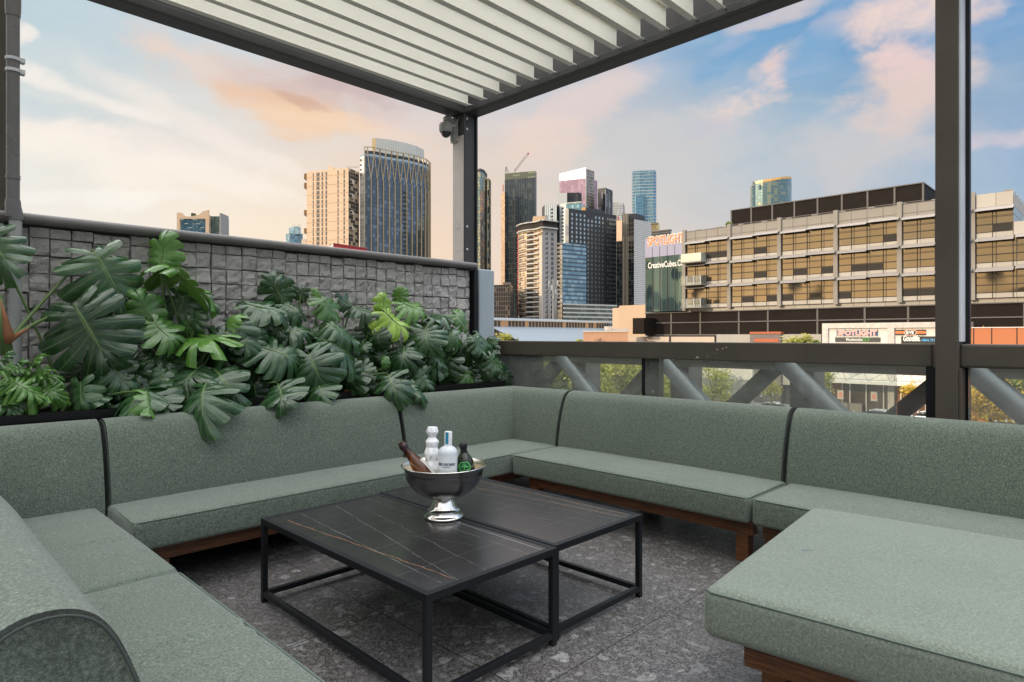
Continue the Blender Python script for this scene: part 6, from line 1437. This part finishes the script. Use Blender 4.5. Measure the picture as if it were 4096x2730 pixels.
# ---------------- monstera planting ----------------
def leaf(b, mb_mid, A, T, nrm, width=.95, lobes=6, tone=.2, seed=0, droop=.22, slit=.50, narrow=.85, cup=.12, heart=1.0, wav=1.0):
    """one split leaf: A is where the stalk joins, T the tip, nrm the upper side"""
    rnd = random.Random(seed); A, T = Vector(A), Vector(T); L = (T-A).length; y = (T-A).normalized(); n = (nrm-y*nrm.dot(y)).normalized(); x = y.cross(n)
    narrow *= rnd.uniform(.5, 1.15); fold = rnd.uniform(.0, .16); tw = rnd.uniform(-.25, .25)
    def mid(t): return Vector((0, t, 0))
    def surf(px_, py__):
        z = -droop*py__*py__*1.0-cup*abs(px_)**1.6*2.2+fold*abs(px_)+.05*math.sin(py__*5+seed)+tw*px_*py__*.6
        yy = py__*(1-.12*droop*py__) ; return A+x*(px_*L)+y*(yy*L)+n*(z*L)
    NR = 7; NC = 5; W = width*.5
    for s in (-1, 1):
        for i in range(lobes):
            # outline directions for this lobe
            def outer(c):   # c in 0..lobes across the whole side
                t = c/lobes; ang = math.radians(158*(1-t)**.9+2); by = .06+.62*t**1.25
                R = W*(1.0+.10*math.sin(t*math.pi))*(1.0 if t > .12 else .86+.14*t/.12)
                if t > .55: R *= 1-(t-.55)*.55
                if t > .8: R = max(R, (1-by)*.80)
                ey = by+math.cos(ang)*R*(1.0 if ang < math.pi/2 else .75*heart); ex = math.sin(ang)*R*1.08
                return Vector((ex, min(ey, 1.0), 0)), Vector((0, by, 0))
            ph = rnd.uniform(0, 6); st = slit*rnd.uniform(.8, 1.25); ha = rnd.uniform(.08, .16) if rnd.random() < .7 else 0; hq = rnd.uniform(.22, .34); ln = rnd.uniform(.84, 1.08); sw = rnd.uniform(-.06, .06)
            I = []
            for k in range(NC+1):
                c = -1+2*k/NC; row = []
                for j in range(NR+1):
                    q = j/NR; spread = 1.0
                    if q > st: spread -= (.07+.17*((q-st)/(1-st))**1.2)*narrow*min(1, (q-st)/.10)
                    spread -= ha*math.exp(-((q-hq)/.07)**2)*1.4
                    o, bpt = outer(i+.5+.5*c*spread); tip = (1-.10*abs(c)**3-.05*c)*ln
                    if i == lobes-1: tip = max(tip, .97)
                    p = bpt+(o-bpt)*(q*tip if q > .5 else q*(.5*1+.5*tip)); p.y += .10*q*(1-q)*1.2+sw*q*q
                    w_ = surf(p.x*s, p.y); w_ += n*L*(.012*wav*math.cos(c*math.pi)*q+.02*wav*math.sin(ph+q*5)*q-.17*q**2.6*(1+.8*math.sin(ph))+.03*c*q*q)
                    row.append(b.vert(w_))
                I.append(row)
            for k in range(NC):
                for j in range(NR):
                    uvs = [(-1+2*k/NC, j/NR), (-1+2*(k+1)/NC, j/NR), (-1+2*(k+1)/NC, (j+1)/NR), (-1+2*k/NC, (j+1)/NR)]
                    f = [I[k][j], I[k+1][j], I[k+1][j+1], I[k][j+1]]
                    b.face(f if s > 0 else f[::-1], 0, uvs if s > 0 else uvs[::-1], tone)
    mb_mid.tube([surf(0, .0)-n*.002, surf(0, .2)+n*.001, surf(0, .45)+n*.001, surf(0, .7)+n*.001], [.0042*L/.3+.001, .0034*L/.3+.001, .0026*L/.3+.0006, .0012*L/.3+.0004], 5, cap=False, mi=1)
def stalk(b, root, A, r0=.010, r1=.006, sag=.08, mi=1):
    root, A = Vector(root), Vector(A); pts = []
    for k in range(9): t = k/8; p = root.lerp(A, t); p.z += sag*math.sin(t*math.pi)*.6; p.y += .04*math.sin(t*math.pi); pts.append(p)
    b.tube(pts, [r0+(r1-r0)*k/8 for k in range(9)], 7, cap=False, mi=mi)
Z2 = lambda x, y: (x/1.742, 850+y/1.742)
Z3 = lambda x, y: (900+x/1.8443, 900+y/1.8443)
# (attach, tip, wall distance of attach, of tip, width, tone, normal tilt (right, up, toward viewer), lobes)
LV_ = [
 (Z2(640, 270), Z2(905, 640), 4.30, 4.12, .92, .22, (.35, .75, .8), 7),
 (Z2(528, 650), Z2(745, 1060), 4.14, 3.98, 1.12, .10, (.0, .75, .9), 7),
 (Z2(1120, 388), Z2(1560, 540), 4.34, 4.20, .95, .52, (-.1, .95, -.28), 7),
 (Z2(1120, 392), Z2(1130, 150), 4.36, 4.33, .9, .55, (.1, .1, 1.0), 5),
 (Z2(1062, 760), Z2(1235, 900), 4.15, 4.05, 1.25, .46, (.2, .9, .6), 6),
 (Z2(1062, 750), Z2(960, 560), 4.17, 4.15, 1.0, .42, (.5, .3, .9), 5),
 (Z2(1230, 715), Z2(1300, 520), 4.34, 4.36, 1.5, .16, (0, .1, 1), 6),
 (Z2(1550, 830), Z2(1285, 925), 4.12, 4.02, .95, .66, (0, .9, .65), 6),
 (Z2(1560, 820), Z2(1650, 700), 4.14, 4.12, 1.2, .70, (-.3, .5, .8), 5),
 (Z2(1110, 990), Z2(1080, 1150), 4.22, 4.12, 1.1, .12, (0, .5, 1), 5),
 (Z2(1400, 1060), Z2(1240, 1230), 4.05, 3.95, 1.15, .12, (0, .6, .9), 6),
 (Z2(1490, 1085), Z2(1680, 1320), 4.0, 3.76, .95, .14, (.2, .7, .9), 6),
 (Z2(1435, 1190), Z2(1370, 1490), 3.86, 3.62, .95, .16, (0, .45, 1), 6),
 (Z2(630, 1040), Z2(800, 1300), 4.20, 4.08, 1.0, .05, (0, .6, .9), 6),
 (Z2(1030, 1240), Z2(1200, 1370), 3.98, 3.80, 1.15, .14, (.2, .8, .7), 5),
 (Z2(1010, 1240), Z2(790, 1375), 3.98, 3.82, 1.1, .14, (-.2, .85, .7), 5),
 (Z2(1010, 1250), Z2(1085, 1410), 3.9, 3.72, .6, .5, (.9, .2, .6), 4),
 (Z2(-90, 120), Z2(60, 400), 4.25, 4.1, .9, .18, (.3, .5, .9), 6),
 (Z2(800, 1000), Z2(690, 1240), 4.18, 4.12, 1.0, .03, (0, .5, 1), 6),
 (Z2(560, 1180), Z2(540, 1370), 4.12, 4.05, 1.0, .25, (0, .5, 1), 4),
 (Z3(150, 575), Z3(470, 610), 4.22, 4.10, 1.0, .16, (0, .9, .6), 6),
 (Z3(430, 570), Z3(330, 370), 4.34, 4.34, 1.0, .20, (.3, .2, 1), 6),
 (Z3(430, 572), Z3(590, 660), 4.30, 4.2, 1.1, .16, (.2, .85, .6), 6),
 (Z3(268, 885), Z3(605, 1010), 4.06, 3.95, 1.05, .17, (0, .9, .7), 7),
 (Z3(250, 885), Z3(200, 740), 4.10, 4.10, .9, .16, (.6, .3, .8), 4),
 (Z3(385, 805), Z3(690, 760), 4.18, 4.12, .8, .18, (0, .6, .9), 6),
 (Z3(615, 945), Z3(745, 1245), 3.98, 3.80, 1.05, .10, (0, .5, 1), 7),
 (Z3(715, 850), Z3(1055, 1010), 4.06, 3.96, .90, .20, (0, .9, .6), 7),
 (Z3(735, 735), Z3(1030, 860), 4.10, 3.98, .75, .30, (0, .9, .6), 6),
 (Z3(700, 540), Z3(850, 680), 4.24, 4.14, 1.0, .40, (.2, .9, .6), 6),
 (Z3(700, 540), Z3(665, 470), 4.25, 4.24, .8, .60, (.7, .2, .7), 4),
 (Z3(930, 610), Z3(1130, 640), 4.26, 4.14, .8, .18, (0, .9, .6), 6),
 (Z3(930, 605), Z3(830, 490), 4.30, 4.28, .8, .2, (.3, .7, .7), 5),
 (Z3(1168, 636), Z3(1370, 770), 4.16, 4.04, 1.05, .97, (.2, .85, .6), 6),
 (Z3(1170, 630), Z3(1180, 495), 4.18, 4.18, .9, .90, (.5, .2, .8), 4),
 (Z3(1300, 560), Z3(1490, 640), 4.30, 4.16, 1.1, .58, (-.1, .9, .5), 6),
 (Z3(1290, 560), Z3(1290, 460), 4.32, 4.31, 1.1, .62, (0, .2, 1), 5),
 (Z3(1470, 750), Z3(1500, 935), 4.06, 3.96, 1.35, .18, (0, .7, .8), 7),
 (Z3(1320, 885), Z3(1310, 1040), 4.10, 4.0, 1.2, .12, (0, .6, .9), 6),
 (Z3(1195, 1095), Z3(1290, 1305), 3.86, 3.64, .9, .16, (-.2, .6, .9), 5),
 (Z3(1190, 1060), Z3(1190, 960), 4.05, 4.05, .7, .45, (.4, .3, .9), 3),
 (Z3(1640, 780), Z3(1740, 880), 4.10, 4.0, 1.2, .32, (0, .8, .6), 5),
 (Z3(1700, 660), Z3(1810, 750), 4.14, 4.06, 1.1, .38, (0, .8, .6), 5),
 (Z3(1700, 670), Z3(1715, 620), 4.16, 4.16, .9, .8, (0, .3, .9), 3),
 (Z3(1640, 690), Z3(1520, 640), 4.16, 4.12, 1.0, .18, (0, .9, .5), 5),
 (Z3(1830, 830), Z3(1960, 960), 4.02, 3.9, .9, .18, (.1, .9, .5), 6),
 (Z3(1850, 800), Z3(2015, 880), 4.10, 4.0, .8, .20, (.2, .9, .4), 6),
 (Z3(1950, 970), Z3(2060, 1100), 4.0, 3.9, .9, .22, (.1, .8, .6), 5),
 (Z3(1420, 1080), Z3(1520, 1210), 4.02, 3.92, .9, .16, (.1, .7, .8), 5),
 (Z3(1350, 1150), Z3(1470, 1295), 3.86, 3.64, .7, .20, (.5, .5, .8), 5),
 (Z3(385, 1165), Z3(435, 1345), 3.88, 3.64, 1.05, .10, (0, .5, 1), 5),
 (Z3(380, 1160), Z3(370, 1080), 4.05, 4.05, .7, .12, (.4, .3, .9), 3),
 (Z3(865, 1000), Z3(920, 1180), 4.08, 4.0, 1.1, .12, (0, .6, .9), 6),
 (Z3(1000, 1030), Z3(1040, 1175), 4.08, 4.0, 1.1, .14, (0, .6, .9), 5),
 (Z3(1560, 1000), Z3(1610, 1180), 4.14, 4.08, 1.0, .10, (0, .6, .9), 5),
 (Z3(60, 700), Z3(60, 880), 4.14, 4.06, 1.2, .16, (0, .7, .8), 5),
 (Z3(690, 1180), Z3(730, 1285), 3.92, 3.74, 1.1, .14, (0, .7, .8), 5),
 (Z3(1500, 960), Z3(1660, 1040), 4.1, 4.0, .6, .28, (0, .8, .7), 5),
 (Z3(560, 1050), Z3(600, 1200), 4.16, 4.1, 1.2, .06, (0, .6, .9), 5),
 (Z3(560, 470), Z3(585, 560), 4.36, 4.34, 1.0, .14, (.3, .5, .8), 4),
 (Z3(460, 470), Z3(460, 390), 4.38, 4.38, .9, .10, (0, .3, .9), 4),
]
GRP = 'monstera plants along the planter'
pxr = [(300, 'monstera with two long-stalked broad leaves nearest the rain pipe'), (760, 'monstera with tall curled mid-green leaf against the wall above the long sofa'), (1010, 'monstera with bright green leaf drooping over the left of the long sofa'), (1240, 'dark broad-leaved monstera under the beige tower'), (1400, 'monstera with glossy leaves in the middle of the planter'), (1560, 'monstera carrying one lime yellow leaf'), (1720, 'dense dark monstera below the wall end'), (1890, 'monstera spilling over the corner sofa toward the railing')]
plants = []
for px, lab in pxr:
    g = onY(px, 1500, 4.27); r = thing('monstera_plant', lab, 'plant', (g.x, 4.27, .72), GRP); plants.append([r, g.x, MB(), MB(), MB()])
def nearest(x): return min(plants, key=lambda p: abs(p[1]-x))
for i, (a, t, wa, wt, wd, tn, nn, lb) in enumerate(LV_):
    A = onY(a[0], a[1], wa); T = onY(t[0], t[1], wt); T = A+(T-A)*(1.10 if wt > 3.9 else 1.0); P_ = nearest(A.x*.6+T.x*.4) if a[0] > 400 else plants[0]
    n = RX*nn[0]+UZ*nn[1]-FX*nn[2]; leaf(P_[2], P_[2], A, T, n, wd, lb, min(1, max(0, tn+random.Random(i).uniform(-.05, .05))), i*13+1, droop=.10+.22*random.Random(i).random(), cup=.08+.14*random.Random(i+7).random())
    rt = Vector((P_[1]+random.Random(i).uniform(-.12, .12), 4.27, .72))
    if i in (0, 1): rt = onY(50, 1345, 4.2); rt.z = onY(50, 1345, 4.2).z
    sb = MB(); stalk(sb, rt, A, .011 if i < 4 else .008, .006, .10 if i not in (0, 1) else .01, 0); sb.build('stalk', STEM, P_[0], smooth=True)
random.seed(21)
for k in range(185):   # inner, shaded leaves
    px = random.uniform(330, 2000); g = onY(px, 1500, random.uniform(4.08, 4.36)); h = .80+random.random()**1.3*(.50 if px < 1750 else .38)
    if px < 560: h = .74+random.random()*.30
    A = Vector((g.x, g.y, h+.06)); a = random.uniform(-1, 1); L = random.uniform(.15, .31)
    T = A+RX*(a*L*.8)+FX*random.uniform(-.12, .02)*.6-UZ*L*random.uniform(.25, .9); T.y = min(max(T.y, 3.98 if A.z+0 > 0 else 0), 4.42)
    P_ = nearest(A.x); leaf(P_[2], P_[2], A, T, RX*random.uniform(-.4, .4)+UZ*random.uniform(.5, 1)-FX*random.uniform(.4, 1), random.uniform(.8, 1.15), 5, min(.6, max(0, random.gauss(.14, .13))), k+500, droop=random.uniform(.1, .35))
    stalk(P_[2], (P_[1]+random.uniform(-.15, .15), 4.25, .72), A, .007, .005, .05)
for r, x, f, m, s in plants:
    f.build('foliage', [LEAF, STEM], r, smooth=True, tone=True)
# feathery philodendron at the left end
phd = thing('philodendron', 'feathery light green philodendron low in the planter at the left edge', 'plant', (onY(60, 1550, 4.2).x, 4.2, .72))
f, m, s = MB(), MB(), MB(); random.seed(9)
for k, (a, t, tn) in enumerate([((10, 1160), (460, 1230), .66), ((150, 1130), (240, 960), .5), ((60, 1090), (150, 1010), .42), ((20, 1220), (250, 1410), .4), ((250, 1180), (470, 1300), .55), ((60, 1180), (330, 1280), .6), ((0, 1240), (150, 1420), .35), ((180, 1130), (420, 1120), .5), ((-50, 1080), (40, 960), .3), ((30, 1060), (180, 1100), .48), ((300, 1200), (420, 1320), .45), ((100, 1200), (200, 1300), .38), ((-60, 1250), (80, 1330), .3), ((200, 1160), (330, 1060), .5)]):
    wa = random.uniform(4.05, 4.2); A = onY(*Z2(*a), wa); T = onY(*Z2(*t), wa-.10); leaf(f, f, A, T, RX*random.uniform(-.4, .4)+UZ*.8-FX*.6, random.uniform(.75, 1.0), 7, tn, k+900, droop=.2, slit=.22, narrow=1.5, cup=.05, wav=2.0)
    stalk(f, onY(60, 1550, 4.2)-UZ*0, A, .006, .004, .05)
f.build('foliage', [LEAF, STEM], phd, smooth=True, tone=True)
# stout plant with brown sheath stalks
bs_ = thing('sheathed_plant', 'stout green stalk with a torn rust-brown sheath beside the rain pipe', 'plant', onY(40, 1380, 4.18))
b = MB(); b.tube([onY(30, 1420, 4.2), onY(12, 1300, 4.2), onY(-10, 1180, 4.2)], [.028, .024, .018], 10); b.build('stalk', STEM, bs_, smooth=True)
b = MB(); b.tube([onY(32, 1378, 4.15), onY(35, 1340, 4.15), onY(20, 1270, 4.15), onY(2, 1200, 4.15)], [.012, .022, .012, .002], 8); b.tube([onY(34, 1372, 4.15), onY(70, 1340, 4.15), onY(120, 1310, 4.15)], [.010, .012, .002], 8); b.build('sheath', STEMB, bs_, smooth=True)
# fallen dry leaf
dl = thing('dry_leaf', 'single dry orange-brown leaf lying on the planter edge', 'leaf', onY(1395, 1572, 4.06))
b = MB(); A = onY(*Z3(885, 1220), 4.05); b.grid(lambda u, v: A+RX*(.045*(u))+UZ*(-.02*v*(1-.4*u)+.006*math.sin(u*5))-FX*(.01*math.sin(v*3+u*2)), 6, 4); b.build('blade', STEMB, dl, smooth=True)
# ---------------- camera ----------------
cd = bpy.data.cameras.new('camera'); co = bpy.data.objects.new('camera', cd); col.objects.link(co); scene.camera = co
cd.sensor_width = 36; cd.lens = 36*FPX/4096; cd.shift_y = -(1365-HY)/4096; cd.clip_start = .05; cd.clip_end = 5000
co.location = CAM; co.rotation_euler = (math.pi/2, 0, TH-math.pi/2)
scene.view_settings.view_transform = 'Standard'; scene.view_settings.look = 'None'; scene.view_settings.exposure = 0; scene.view_settings.gamma = 1
scene.render.resolution_x, scene.render.resolution_y = 1024, 682
scene.cycles.max_bounces = 6; scene.cycles.transparent_max_bounces = 12
